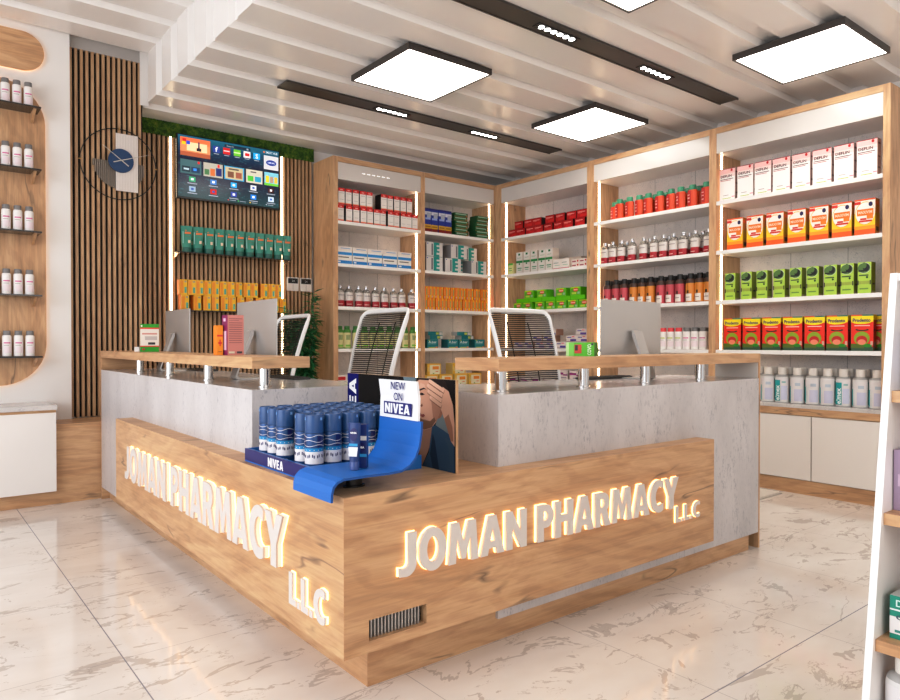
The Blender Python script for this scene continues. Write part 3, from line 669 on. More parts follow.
row(rc, 'R', SH[1], [3.425, 3.24, 3.055, 2.87, 2.685, 2.505, 2.315], 'red and yellow carton with green fruit', 'second lowest shelf of fifth bay', 'red and yellow cartons', jitter=.002)
rc.put((XW+.14, 2.25, SH[1]+.001), -PI/2, 'red and yellow carton half hidden at the right end behind the others, fifth bay', 'red and yellow cartons')
def rinse(art, texts): return bottle(.118, .085, .308, (218, 216, 214), (226, 220, 212), bands=[(.04, .86, (224, 220, 220))], neck=col(170, 168, 166), art=art, texts=texts, fr=.87, capr=.30, caph=.20)
rin_f = Proto('mouthwash_bottle', 'bottle', rinse([(.12, .52, .06, .80, (20, 166, 168)), (.56, .88, .1, .6, (206, 208, 226)), (.6, .8, .7, .76, (150, 190, 190))], [('elmex', .24, .5, .08, .62, (236, 244, 242))]))
rin_s = Proto('mouthwash_bottle', 'bottle', rinse([(.06, .18, .06, .6, (40, 176, 178)), (.4, .8, .08, .5, (204, 204, 222)), (.45, .7, .62, .72, (190, 200, 210)), (.92, .99, .1, .84, (10, 116, 100))], []))
ff = [(3.11, 's'), (2.985, 'f'), (2.85, 's'), (2.72, 's'), (2.60, 's'), (2.475, 'f'), (2.345, 's'), (2.22, 's')]
for i, (y, k) in enumerate(ff):
    (rin_f if k == 'f' else rin_s).put((XW+.10, y, SH[0]+.001), -PI/2+(.15 if k == 's' else 0), 'white rinse bottle%s, %s from left in front row above cabinet doors' % (' showing teal logo' if k == 'f' else '', ORD[i]), 'white rinse bottles, front row')
for i, y in enumerate([3.25, 3.12, 2.985, 2.86, 2.73, 2.60, 2.475, 2.35]):
    rin_s.put((XW+.22, y, SH[0]+.001), -PI/2-.2, 'white rinse bottle, %s from left in back row above cabinet doors' % ORD[i], 'white rinse bottles, back row')

# ------------------------------------------------------------------ left shelf bottles
for s_, z in enumerate(LZ):
    for i, x in enumerate([.448, .528, .608, .688, .768, .848]):
        slim_cap.put((x, 6.57, z+.001), -.2, 'white bottle with grey cap, %s from left, %s dark wall shelf' % (ORD[i], ['topmost', 'second', 'third', 'fourth', 'lowest'][s_]), 'grey capped bottles on dark wall shelves')

# ------------------------------------------------------------------ television wall
TVX0, TVX1, TVZ0, TVZ1 = 2.158, 3.242, 2.718, 3.356
tv = thing('television', 'wall mounted television showing rows of app icons', 'television', ((TVX0+TVX1)/2, YT-.03, TVZ0))
mb = MB(); mb.rbox(TVX0, TVX1, 7.022, 7.058, TVZ0, TVZ1, col(14, 14, 16, .25), .004); mb.box(2.6, 2.9, 7.058, 7.1075, 2.85, 3.1, M_BLACK); mb.build('casing', tv)
MB().box(TVX0+.014, TVX1-.014, 7.0205, 7.022, TVZ0+.022, TVZ1-.012, screen_bg()).build('screen', tv)
def E_(r, g, b): return emis(srgb(r, g, b)[:3], .8, 'pixel_%d' % r)
mb = MB(); sx0, sw, sz1, shh = TVX0+.014, TVX1-TVX0-.028, TVZ1-.012, TVZ1-TVZ0-.034
def S(u0, u1, v0, v1, c, y=7.0198): mb.quad((sx0+sw*u0, y, sz1-shh*v1), (sw*(u1-u0), 0, 0), (0, 0, shh*(v1-v0)), E_(*c))
def ST(body, u0, u1, v0, v1, c, y=7.0186): mb.text(body, (sx0+sw*u0, y, sz1-shh*v1), (1, 0, 0), (0, 0, 1), (0, -1, 0), sw*(u1-u0), shh*(v1-v0), E_(*c), res=2, bold=.02)
S(.02, .30, .03, .33, (214, 140, 96)); S(.02, .30, .03, .13, (190, 120, 80)); S(.08, .27, .1, .24, (246, 206, 160), 7.0194); S(.02, .30, .26, .33, (170, 92, 60), 7.0194)
S(.04, .075, .05, .1, (200, 40, 40), 7.019); S(.075, .11, .08, .14, (40, 80, 190), 7.019); S(.035, .07, .1, .15, (230, 190, 30), 7.019)
S(.185, .2, .08, .2, (60, 60, 90), 7.019); S(.17, .215, .18, .23, (50, 40, 40), 7.019)
S(.44, .70, .03, .075, (20, 40, 58)); S(.66, .68, .04, .07, (150, 160, 170), 7.019); ST('Search', .46, .53, .04, .068, (150, 160, 170))
for u, c, tx in ((.36, (42, 66, 140), 'f'), (.46, (190, 30, 34), ''), (.565, (108, 180, 50), ''), (.665, (226, 220, 220), ''), (.765, (30, 160, 220), 'S')):
    S(u-.035, u+.035, .09, .2, c); S(u-.025, u+.025, .215, .225, (170, 176, 184))
    if tx: ST(tx, u-.012, u+.014, .105, .185, (240, 240, 244))
S(.53, .60, .135, .155, (200, 230, 170), 7.019); S(.645, .69, .12, .17, (200, 30, 34), 7.019); S(.43, .49, .135, .155, (240, 190, 190), 7.019)
ST('SMART HUB', .86, .985, .025, .065, (190, 200, 206)); S(.835, .85, .03, .06, (220, 120, 60))
S(.84, .995, .1, .34, (206, 204, 208))
pts = [(sx0+sw*(.918+.056*math.cos(2*PI*k/20)), 7.0192, sz1-shh*(.22+.05*math.sin(2*PI*k/20))) for k in range(20)][::-1]; mb.poly(pts, E_(24, 56, 140))
ST('SAMSUNG', .88, .955, .205, .235, (210, 216, 230), 7.0180)
for u0, u1, c in ((.02, .215, (70, 104, 108)), (.235, .42, (172, 168, 156)), (.435, .635, (60, 150, 190)), (.655, .825, (198, 190, 172)), (.845, .995, (126, 190, 210))):
    S(u0, u1, .39, .62, c)
S(.447, .623, .405, .605, (188, 172, 138), 7.0194); S(.47, .53, .48, .58, (120, 80, 60), 7.019); S(.55, .61, .48, .58, (150, 90, 70), 7.019); S(.48, .58, .425, .45, (90, 80, 70), 7.019)
S(.035, .11, .5, .59, (30, 50, 60), 7.0194); S(.12, .2, .5, .59, (34, 60, 90), 7.0194); S(.18, .2, .40, .44, (220, 40, 40), 7.019); S(.05, .1, .53, .56, (180, 200, 210), 7.019); S(.14, .17, .52, .56, (60, 140, 220), 7.019)
S(.245, .29, .5, .59, (80, 120, 80), 7.0194); S(.30, .345, .48, .6, (200, 110, 60), 7.0194); S(.355, .41, .46, .59, (40, 50, 110), 7.0194); S(.37, .39, .40, .45, (220, 40, 40), 7.019)
S(.67, .73, .5, .59, (80, 180, 60), 7.0194); S(.745, .81, .5, .59, (40, 150, 180), 7.0194); S(.70, .76, .42, .44, (80, 80, 80), 7.019)
S(.845, .995, .58, .62, (110, 190, 60), 7.0194); S(.86, .895, .45, .57, (226, 200, 40), 7.019); S(.905, .94, .46, .57, (170, 140, 120), 7.019); S(.95, .985, .46, .57, (220, 180, 60), 7.019)
for v, cs in ((.66, ((60, 150, 110), (70, 120, 180), (40, 160, 220), (210, 214, 220), (60, 20, 20))), (.82, ((150, 170, 190), (190, 36, 36), (50, 70, 150), (30, 120, 200), (190, 210, 226)))):
    for u, c in zip((.13, .33, .53, .73, .915), cs):
        S(u-.03, u+.03, v, v+.085, c); S(u-.045, u+.045, v+.105, v+.118, (160, 166, 178))
        S(u-.012, u+.012, v+.025, v+.06, (235, 235, 240) if c[0] < 150 else (60, 90, 160), 7.019)
for u, c in ((.47, (200, 60, 60)), (.57, (60, 180, 80)), (.69, (220, 190, 50)), (.86, (150, 160, 170))):
    S(u, u+.012, .955, .972, c); S(u+.02, u+.08, .96, .968, (150, 160, 170))
mb.build('screen_icons', tv)

for i, x in enumerate((2.125, 3.302)):
    t = thing('led_light_strip', 'vertical warm LED strip on slats, %s of the television' % ('left', 'right')[i], 'light strip', (x, YT-.02, .5))
    MB().box(x-.008, x+.008, 7.097, 7.106, .02, 3.48, M_LEDW).build('diffuser', t)
    MB().box(x-.016, x+.016, 7.1062, 7.1078, .02, 3.48, col(180, 178, 174, .4, .8)).build('channel', t)
for i, z in enumerate((2.185, 1.615)):
    t = thing('wall_shelf', 'dark glass shelf %s below the television' % ('holding teal tubes', 'holding orange cartons')[i], 'shelf', (2.75, 7.0, z))
    MB().box(2.145, 3.33, 6.94, 7.105, z-.010, z, col(58, 50, 44, .15)).build('shelf_board', t)
    for x in (2.15, 3.305):
        MB().prism([(x, 7.106, z-.011), (x, 7.106, z-.06), (x, 7.09, z-.06), (x, 6.95, z-.018), (x, 6.95, z-.011)], (.014, 0, 0), col(214, 190, 160, .25, .8)).build('bracket', t)
def tube_proto():
    mb = MB(); w, h = .108, .258; m = col(66, 150, 130); vs = []; N = 14
    for (z, sx, sy) in ((.045, .40, .42), (.10, .44, .30), (.18, .48, .14), (h, .5, .02)):
        for k in range(N):
            a = 2*PI*k/N; vs.append((w*sx*math.cos(a), w*sy*math.sin(a), z))
    fs = [(i*N+k, i*N+(k+1) % N, (i+1)*N+(k+1) % N, (i+1)*N+k) for i in range(3) for k in range(N)]
    mb.add(vs, fs+[tuple(range(N))[::-1], tuple(3*N+k for k in range(N))], m, True)
    def D(x0, x1, z0, z1, c):
        y = lambda z: -w*(.42-(z-.045)/(h-.045)*.40)-.004
        mb.add([(x0, y(z0), z0), (x1, y(z0), z0), (x1, y(z1), z1), (x0, y(z1), z1)], [(0, 1, 2, 3)], col(*c))
    D(-.016, .042, .176, .196, (226, 130, 76)); D(-.01, .03, .146, .150, (120, 120, 80)); D(-.036, -.026, .08, .20, (150, 200, 190)); D(.014, .036, .085, .115, (232, 206, 180)); D(-.012, .002, .205, .216, (220, 130, 80))
    mc = MB(); mc.lathe([(.042, 0), (.044, .004), (.042, .046), (.036, .048)], col(42, 104, 92), 14)
    return Proto('cream_tube', 'tube', [('tube_body', mb.mesh('tube_body')), ('cap', mc.mesh('cap'))])
tp = tube_proto()
for i, x in enumerate([2.235, 2.345, 2.455, 2.56, 2.665, 2.77, 2.88, 2.985, 3.087, 3.193, 3.29]):
    tp.put((x, 6.975, 2.1855), -.3, 'teal cream tube with orange band, %s from left in front row below television' % ORD[i], 'teal tubes, front row')
for i, x in enumerate([2.29, 2.40, 2.83]):
    tp.put((x, 7.058, 2.1855), -.2, 'teal cream tube with orange band, %s from left in back row below television' % ORD[i], 'teal tubes, back row')
org2 = P1('vitamin_carton', 'carton', carton(.075, .085, .150, (238, 176, 40), side=(226, 124, 40), top=(240, 190, 70),
    art=[(.55, 1, 0, 1, (240, 190, 36)), (.62, .9, .12, .5, (90, 170, 150)), (.1, .45, .1, .9, (236, 150, 40)), (.6, .9, .8, .92, (180, 160, 120))], side_art=[(.1, .5, .1, .9, (234, 140, 50))]))
xb = [2.22, 2.34, 2.435, 2.52, 2.615, 2.69, 2.785, 2.88, 2.985, 3.08, 3.165, 3.25]; xt = [2.205, 2.285, 2.36, 2.44, 2.52, 2.60, 2.68, 2.765, 2.85, 2.93, 3.04, 3.12, 3.20]
for L, xs in enumerate((xb, xt)):
    for i, x in enumerate(xs):
        org2.put((x, 6.965+random.uniform(0, .015), 1.6155+.151*L), random.uniform(-.12, .05), 'orange and yellow carton, %s from left in %s layer, shelf on slat wall' % (ORD[i], ('bottom', 'upper')[L]), 'orange cartons on slat wall shelf')

# moss panels
for i, (x0, x1) in enumerate(((1.79, 2.47), (2.475, 3.08), (3.085, 3.683))):
    mb = MB(); z0, z1 = 3.325, 3.505
    mb.box(x0, x1, 7.09, 7.106, z0, z1, M_MOSS)
    for k in range(1500):
        x, z = random.uniform(x0, x1), random.uniform(z0-.008, z1); y = 7.088-random.random()*.022*(.6+.4*math.sin(x*14)*math.sin(z*40))
        s = random.uniform(.007, .017); x = min(max(x, x0+.02), x1-.02); a = random.random()*PI; d = random.uniform(-.01, .01)
        mb.add([(x, y, z), (x+s*math.cos(a), y+d, z+s*math.sin(a)), (x+s*.6*math.cos(a+1.2), y-d, z+s*.6*math.sin(a+1.2))], [(0, 1, 2)], M_MOSS)
    tag(mb.build('moss_panel'), 'green moss strip under the ceiling, %s along the television wall' % ('left piece', 'middle piece', 'right piece')[i], 'moss', 'moss strips above the television')

# wall clock
ck = thing('wall_clock', 'round modern wall clock with thin black ring and navy centre', 'clock', (1.57, 6.74, 2.58))
CX, CZ, CY = 1.57, 2.895, 6.755
MB().tube([(CX+.315*math.cos(2*PI*k/64), CY-.012, CZ+.315*math.sin(2*PI*k/64)) for k in range(64)], .0045, M_BLACK, 8, True).build('ring', ck)
mb = MB(); mb.box(1.541, 1.727, 6.728, 6.738, 2.655, 3.167, col(224, 216, 210, .5))
for k in range(14): mb.box(1.541+.0133*k, 1.541+.0133*k+.008, 6.724, 6.728, 2.655, 3.167, col(228, 220, 214, .5))
mb.build('fluted_plate', ck)
mb = MB()
for k in range(26):
    x = -.215+k*.0166; hh = math.sqrt(max(.222**2-(abs(x)+.004)**2, 0)); mb.box(CX+x, CX+x+.012, 6.742, 6.757, CZ-hh, CZ+.02, col(128, 116, 104, .5))
mb.build('fluted_disc', ck)
MB().prism([(1.58+.106*math.cos(2*PI*k/40), 6.712, 2.922+.106*math.sin(2*PI*k/40)) for k in range(40)], (0, .011, 0), col(26, 62, 104, .45)).build('dial', ck)
def hand(dx, dz, back):
    u = Vector((dx, 0, dz)).normalized(); n = Vector((-u.z, 0, u.x))*.004; c = Vector((1.582, 6.705, 2.925)); L = math.hypot(dx, dz)
    a, b = c-u*back, c+u*L
    MB().prism([a-n, b-n*.4, b+n*.4, a+n], (0, .004, 0), col(206, 200, 190, .3, .7)).build('hand', ck)
hand(-.155, .115, .075); hand(.235, .085, .07)
for dx, dz in ((0, .315), (.315, 0), (-.315, 0)):
    w, h = (.004, .012) if dx == 0 else (.014, .003)
    MB().box(CX+dx-w, CX+dx+w, CY-.022, CY-.006, CZ+dz-h, CZ+dz+h, col(196, 150, 90, .3, .8)).build('hour_mark', ck)
mb = MB(); mb.box(1.56, 1.60, 6.722, 6.76, 2.9, 2.94, M_BLACK)
for a in (PI*.25, PI*1.25): pass
mb.build('mount', ck)

# wall controllers
for i, (x0, x1) in enumerate(((3.356, 3.492), (3.512, 3.652))):
    t = thing('wall_controller', 'white wall controller with black display above the plant, %s one' % ('left', 'right')[i], 'controller', ((x0+x1)/2, 7.1, 1.87))
    MB().rbox(x0, x1, 7.088, 7.107, 1.865, 2.015, col(222, 216, 210), .003).build('casing', t)
    mb = MB(); mb.box(x0+.01, x1-.01, 7.0865, 7.0878, 1.948, 2.005, M_BLACK); mb.text('24', (x0+.055, 7.0858, 1.965), (1, 0, 0), (0, 0, 1), (0, -1, 0), .03, .02, col(200, 200, 200)); mb.build('display', t)
    MB().box((x0+x1)/2-.0012, (x0+x1)/2+.0012, 7.0865, 7.0878, 1.872, 1.94, col(120, 114, 110)).build('seam', t)

# plant
pt = thing('potted_plant', 'tall leafy green bamboo plant beside the shelving side panel', 'plant', (3.40, 6.80, 0))
mb = MB(); mb.lathe([(.10, 0), (.13, .02), (.15, .34), (.155, .36), (.14, .36), (.135, .32)], col(228, 224, 218, .4), 24, 3.44, 6.80, caps=True); mb.build('pot', pt)
MB().lathe([(.13, .325), (.13, .335)], col(60, 42, 30, .9), 20, 3.40, 6.80).build('soil', pt)
stems = []; mb = MB()
for k in range(8):
    a = random.random()*6.28; r = random.uniform(.02, .09); lean = random.uniform(.02, .1); H = random.uniform(1.35, 1.9)
    pts = [(3.40+math.cos(a)*(r+lean*t*t), 6.80+math.sin(a)*(r+lean*t*t)*.9, .33+(H-.33)*t) for t in [q/8 for q in range(9)]]
    stems.append(pts); mb.tube(pts, .005, col(60, 96, 50), 6)
mb.build('stems', pt)
mb = MB(); lm = [col(40, 112, 62, .45), col(62, 142, 82, .45), col(30, 92, 54, .45)]
for pts in stems:
    for k in range(150):
        t = random.uniform(.12, 1)*8; i = min(int(t), 7); p = Vector(pts[i]).lerp(Vector(pts[i+1]), t-i)
        a = random.random()*6.28; L = random.uniform(.07, .13); d = Vector((math.cos(a), math.sin(a)*.8, random.uniform(-.5, .45))).normalized()
        n = d.cross(Vector((0, 0, 1))).normalized()*L*.17; dr = Vector((0, 0, -.02))
        b = p+d*.035
        mb.add([(min(q.x, 3.672), min(q.y, 7.09), q.z) for q in (p, b+d*L*.35+n, b+d*L+dr, b+d*L*.35-n)], [(0, 1, 2, 3)], random.choice(lm))
mb.build('leaves', pt)

# ------------------------------------------------------------------ ceiling lights
def panel(x0, x1, y0, y1, label):
    t = thing('ceiling_light', label, 'ceiling light', ((x0+x1)/2, (y0+y1)/2, 3.42), group='square ceiling light panels')
    mb = MB(); w = .014
    for a in ((x0, x1, y0, y0+w), (x0, x1, y1-w, y1), (x0, x0+w, y0+w, y1-w), (x1-w, x1, y0+w, y1-w)): mb.box(*a, 3.418, 3.4645, M_DARK)
    mb.box(x0+w, x1-w, y0+w, y1-w, 3.45, 3.4645, M_DARK)
    mb.build('frame', t)
    MB().box(x0+w+.001, x1-w-.001, y0+w+.001, y1-w-.001, 3.424, 3.432, M_PANEL).build('diffuser', t)
panel(2.90, 3.705, 4.125, 4.935, 'square framed ceiling light above the left hand desk, nearest the slatted wall')
panel(4.94, 5.725, 4.105, 4.915, 'square framed ceiling light farthest back, above the third shelving bay')
panel(4.94, 5.715, 2.00, 2.795, 'square framed ceiling light at right, beside the fifth shelving bay')
panel(2.92, 3.705, 2.01, 2.81, 'square framed ceiling light cut off by the top of the picture')
def track(y0, y1, x0, label, name, nears):
    t = thing('ceiling_track_light', label, 'track light', ((x0+5.85)/2, (y0+y1)/2, 3.46), group='recessed ceiling tracks')
    mb = MB(); mb.box(x0, 5.85, y0, y1, 3.452, 3.4635, M_DARK); mb.box(x0, 5.85, y0, y0+.012, 3.447, 3.452, M_DARK); mb.box(x0, 5.85, y1-.012, y1, 3.447, 3.452, M_DARK); mb.build('channel', t)
    for (a, b) in nears:
        mb = MB(); ym = (y0+y1)/2
        mb.box(a-.02, b+.02, ym-.035, ym+.035, 3.446, 3.452, M_BLACK); h = mb.build('spot_module', t)
        for k in range(6):
            cx = a+(b-a)*(k+.5)/6
            m2 = MB(); m2.lathe([(.021, 3.443), (.021, 3.446)], M_SPOT, 16, cx, ym); m2.build('lens', h, root=t)
    return t
track(5.34, 5.53, 2.53, 'dark recessed ceiling track nearer the back wall', 'a', [(3.46, 3.80), (4.60, 4.95)])
track(3.25, 3.43, 2.53, 'dark recessed ceiling track running across the upper middle', 'b', [(3.42, 3.79), (4.56, 4.94)])

# ------------------------------------------------------------------ reception desk
XM, YM = 1.319, 2.217
desk = thing('reception_desk', 'L shaped reception desk with marble body and protruding oak band', 'desk', (1.6, 2.6, 0))
mb = MB()
M = M_COUNTER; Mt = M_TOP
def mbox(x0, x1, y0, y1, z0, z1): mb.add([(x, y, z) for z in (z0, z1) for y in (y0, y1) for x in (x0, x1)], [(0, 2, 3, 1), (4, 5, 7, 6), (0, 1, 5, 4), (2, 6, 7, 3), (0, 4, 6, 2), (1, 3, 7, 5)], [M, Mt, M, M, M, M])
mbox(XM, 2.03, 3.17, 6.29, .10, 1.072)
mbox(2.03, 4.25, YM, 2.87, .10, 1.072)
mbox(2.03, 2.42, 2.87, 3.45, .10, 1.072)
mb.build('marble_body', desk)
mb = MB(); X0, X1, Z0, Z1 = 1.308, 1.563, .2335, .309
for b in ((1.206, X0, 2.108, YM, .193, .76), (X1, 3.553, 2.108, YM, .193, .76), (X0, X1, 2.108, YM, .193, Z0), (X0, X1, 2.108, YM, Z1, .76), (X0, X1, 2.15, YM, Z0, Z1)): mb.box(*b, 'h')
mb.box(1.206, XM, YM, 5.31, .193, .76, 'h')
mb.build('oak_band', desk)
mb = MB(); mb.box(XM+.0005, 2.0295, YM+.0005, 3.1695, .194, .76, 'h'); mb.build('oak_deck', desk)
mb = MB(); mb.box(1.379, 2.0295, 2.234, 3.1695, 0, .1925, 'h'); mb.box(2.0295, 4.165, 2.234, 2.30, 0, .0995, 'h'); mb.box(1.379, 1.44, 3.1695, 6.29, 0, .0995, 'h'); mb.build('plinth', desk)
for (x0, x1, y0, y1) in ((1.319, 1.622, 3.17, 6.29), (2.03, 4.25, 2.217, 2.515)):
    mb = MB(); mb.box(x0, x1, y0, y1, 1.172, 1.228, 'h'); mb.build('raised_shelf', desk, bevel=.0015)
mb = MB(); mb.box(1.319, 1.99, 6.292, 6.315, 0, 1.072, 'h'); mb.box(1.319, 1.622, 6.292, 6.315, 1.072, 1.228, 'h'); mb.box(1.323, 1.60, 6.285, 6.291, 1.073, 1.171, 'x'); mb.build('end_panel', desk)
mb = MB(); mb.box(4.252, 4.268, 2.217, 2.87, 0, 1.072, 'z'); mb.box(4.252, 4.268, 2.217, 2.515, 1.072, 1.228, 'z'); mb.box(4.247, 4.2515, 2.223, 2.515, 1.073, 1.171, col(214, 210, 206)); mb.build('end_panel', desk)
for (x, y) in [(1.47, 5.70), (1.47, 4.95), (1.47, 4.19), (1.47, 3.37), (2.175, 2.36), (2.75, 2.36), (3.27, 2.36), (3.82, 2.36)]:
    MB().lathe([(.036, 1.0725), (.036, 1.076), (.028, 1.077), (.028, 1.168), (.034, 1.169), (.034, 1.1718)], M_CHROME, 24, x, y).build('chrome_post', desk)
vg = MB()
vg.box(X0+.0005, X1-.0005, 2.146, 2.1498, Z0+.0005, Z1-.0005, M_BLACK)
for k in range(16):
    x = X0+.004+(X1-X0-.016)*k/16; vg.box(x, x+.0065, 2.128, 2.1458, Z0+.001, Z1-.001, col(190, 186, 182, .3, .6))
vg.build('vent_grille', desk)

# heavy condensed capitals drawn as outlines
def arc(cx, cy, rx, ry, a0, a1, n=10): return [(cx+rx*math.cos(math.radians(a0+(a1-a0)*k/n)), cy+ry*math.sin(math.radians(a0+(a1-a0)*k/n))) for k in range(n+1)]
G = {
 'J': (.50, [[(.26, 1), (.50, 1), (.50, .30)]+arc(.20, .30, .30, .31, 0, -100, 9)[1:]+[(.0, .01), (.0, .21), (.10, .19)]+arc(.14, .32, .12, .13, -80, 0, 5)]),
 'O': (.84, [arc(.42, .5, .42, .52, 0, 350, 35), arc(.42, .5, .18, .30, 0, 350, 35)]),
 'M': (.98, [[(0, 0), (.09, 1), (.33, 1), (.49, .50), (.65, 1), (.89, 1), (.98, 0), (.75, 0), (.70, .60), (.55, .08), (.43, .08), (.28, .60), (.23, 0)]]),
 'A': (.84, [[(0, 0), (.29, 1), (.55, 1), (.84, 0), (.59, 0), (.545, .17), (.295, .17), (.25, 0)], [(.34, .35), (.50, .35), (.42, .68)]]),
 'N': (.76, [[(0, 0), (0, 1), (.22, 1), (.53, .45), (.53, 1), (.76, 1), (.76, 0), (.54, 0), (.23, .55), (.23, 0)]]),
 'P': (.64, [[(0, 0), (0, 1), (.32, 1)]+arc(.32, .68, .32, .32, 90, -90, 12)[1:]+[(.24, .36), (.24, 0)], [(.24, .56), (.24, .81), (.30, .81)]+arc(.30, .685, .10, .125, 90, -90, 6)[1:]]),
 'H': (.76, [[(0, 0), (0, 1), (.24, 1), (.24, .61), (.52, .61), (.52, 1), (.76, 1), (.76, 0), (.52, 0), (.52, .41), (.24, .41), (.24, 0)]]),
 'R': (.72, [[(0, 0), (0, 1), (.34, 1)]+arc(.34, .70, .31, .30, 90, -50, 10)[1:]+[(.72, 0), (.45, 0), (.28, .40), (.24, .40), (.24, 0)], [(.24, .56), (.24, .81), (.31, .81)]+arc(.31, .685, .10, .125, 90, -90, 6)[1:]]),
 'C': (.68, [arc(.46, .5, .46, .52, 62, 298, 22)+[(.68, .25)]+arc(.48, .5, .22, .30, 292, 68, 14)+[(.68, .75)]]),
 'Y': (.80, [[(0, 1), (.27, 1), (.40, .66), (.53, 1), (.80, 1), (.52, .42), (.52, 0), (.28, 0), (.28, .42)]]),
 'L': (.48, [[(0, 0), (0, 1), (.24, 1), (.24, .20), (.48, .20), (.48, 0)]]),
 '.': (.20, [[(0, 0), (0, .20), (.20, .20), (.20, 0)]]),
 'I': (.24, [[(0, 0), (0, 1), (.24, 1), (.24, 0)]]),
 'V': (.78, [[(0, 1), (.26, 1), (.39, .36), (.52, 1), (.78, 1), (.52, 0), (.26, 0)]]),
 'E': (.56, [[(0, 0), (0, 1), (.56, 1), (.56, .80), (.24, .80), (.24, .61), (.52, .61), (.52, .41), (.24, .41), (.24, .20), (.56, .20), (.56, 0)]]),
}
_gl = {}
def glyph(ch, off):
    """unit-height outline letter, extruded 0..1 in z"""
    if (ch, off) in _gl: return _gl[(ch, off)]
    c = bpy.data.curves.new('g', 'CURVE'); c.dimensions = '2D'; c.fill_mode = 'BOTH'; c.extrude = .5; c.offset = off
    for pts in G[ch][1]:
        sp = c.splines.new('POLY'); sp.points.add(len(pts)-1); sp.use_cyclic_u = True
        for p, q in zip(sp.points, pts): p.co = (q[0], q[1], 0, 1)
    o = bpy.data.objects.new('g', c); COL.objects.link(o); dg = bpy.context.evaluated_depsgraph_get(); dg.update()
    me = bpy.data.meshes.new_from_object(o.evaluated_get(dg))
    vs = [v.co.copy() for v in me.vertices]; fs = [tuple(p.vertices) for p in me.polygons]
    bpy.data.objects.remove(o); bpy.data.curves.remove(c); bpy.data.meshes.remove(me)
    _gl[(ch, off)] = (vs, fs); return vs, fs
def put_glyph(mb, ch, off, o, u, up, n, kx, h, d0, d1, mat):
    vs, fs = glyph(ch, off)
    mb.add([o+u*(p.x*kx)+up*(p.y*h)+n*(d0+(p.z+.5)*(d1-d0)) for p in vs], fs, mat)
def layout(body, gap, space):
    x = 0; out = []
    for ch in body:
        if ch == ' ': x += space; continue
        out.append((ch, x)); x += G[ch][0]+gap
    return out, x-gap
def word(mb, body, o, u, up, n, w, h, mat, depth=.0006, gap=.09, space=.35):
    """bold capitals filling a w x h rectangle"""
    o, u, up, n = Vector(o), Vector(u), Vector(up), Vector(n); L, tot = layout(body, gap, space); kx = w/tot
    for ch, x in L: put_glyph(mb, ch, 0, o+u*(x*kx), u, up, n, kx, h, 0, depth, mat)
    return mb
# illuminated signs
def sign(label, body, total, h, origin, u, n, gap=.07, space=.36):
    u, n = Vector(u), Vector(n); up = Vector((0, 0, 1)); o = Vector(origin)
    t = thing('illuminated_sign', label, 'sign', tuple(o))
    L, tot = layout(body, gap, space); kx = total/tot
    for ch, x in L:
        b = o+u*(x*kx); D = h*.14
        mb = MB(); put_glyph(mb, ch, 0, b, u, up, n, kx, h, D*.72, D, col(218, 210, 204, .4)); lt = mb.build('letter', t)
        mb = MB(); put_glyph(mb, ch, -.004, b, u, up, n, kx, h, .006, D*.72-.0002, M_SIDE); mb.build('letter_side', lt, root=t)
        mb = MB(); put_glyph(mb, ch, .006 if h < .2 else .002, b, u, up, n, kx, h, .0012, .0058, M_HALO); mb.build('halo_light', lt, root=t)
sign('halo lit pharmacy name letters on the right hand face of desk', 'JOMAN PHARMACY', 1.755, .158, (1.425, 2.108, .441), (1, 0, 0), (0, -1, 0))
sign('small halo lit letters below the right hand pharmacy name sign', 'L.L.C', .225, .085, (3.172, 2.108, .357), (1, 0, 0), (0, -1, 0))
sign('halo lit pharmacy name letters on the left hand face of desk', 'JOMAN PHARMACY', 2.41, .215, (1.206, 4.945, .400), (0, -1, 0), (-1, 0, 0))
sign('small halo lit letters below the left hand pharmacy name sign', 'L.L.C', .29, .124, (1.206, 2.505, .283), (0, -1, 0), (-1, 0, 0))

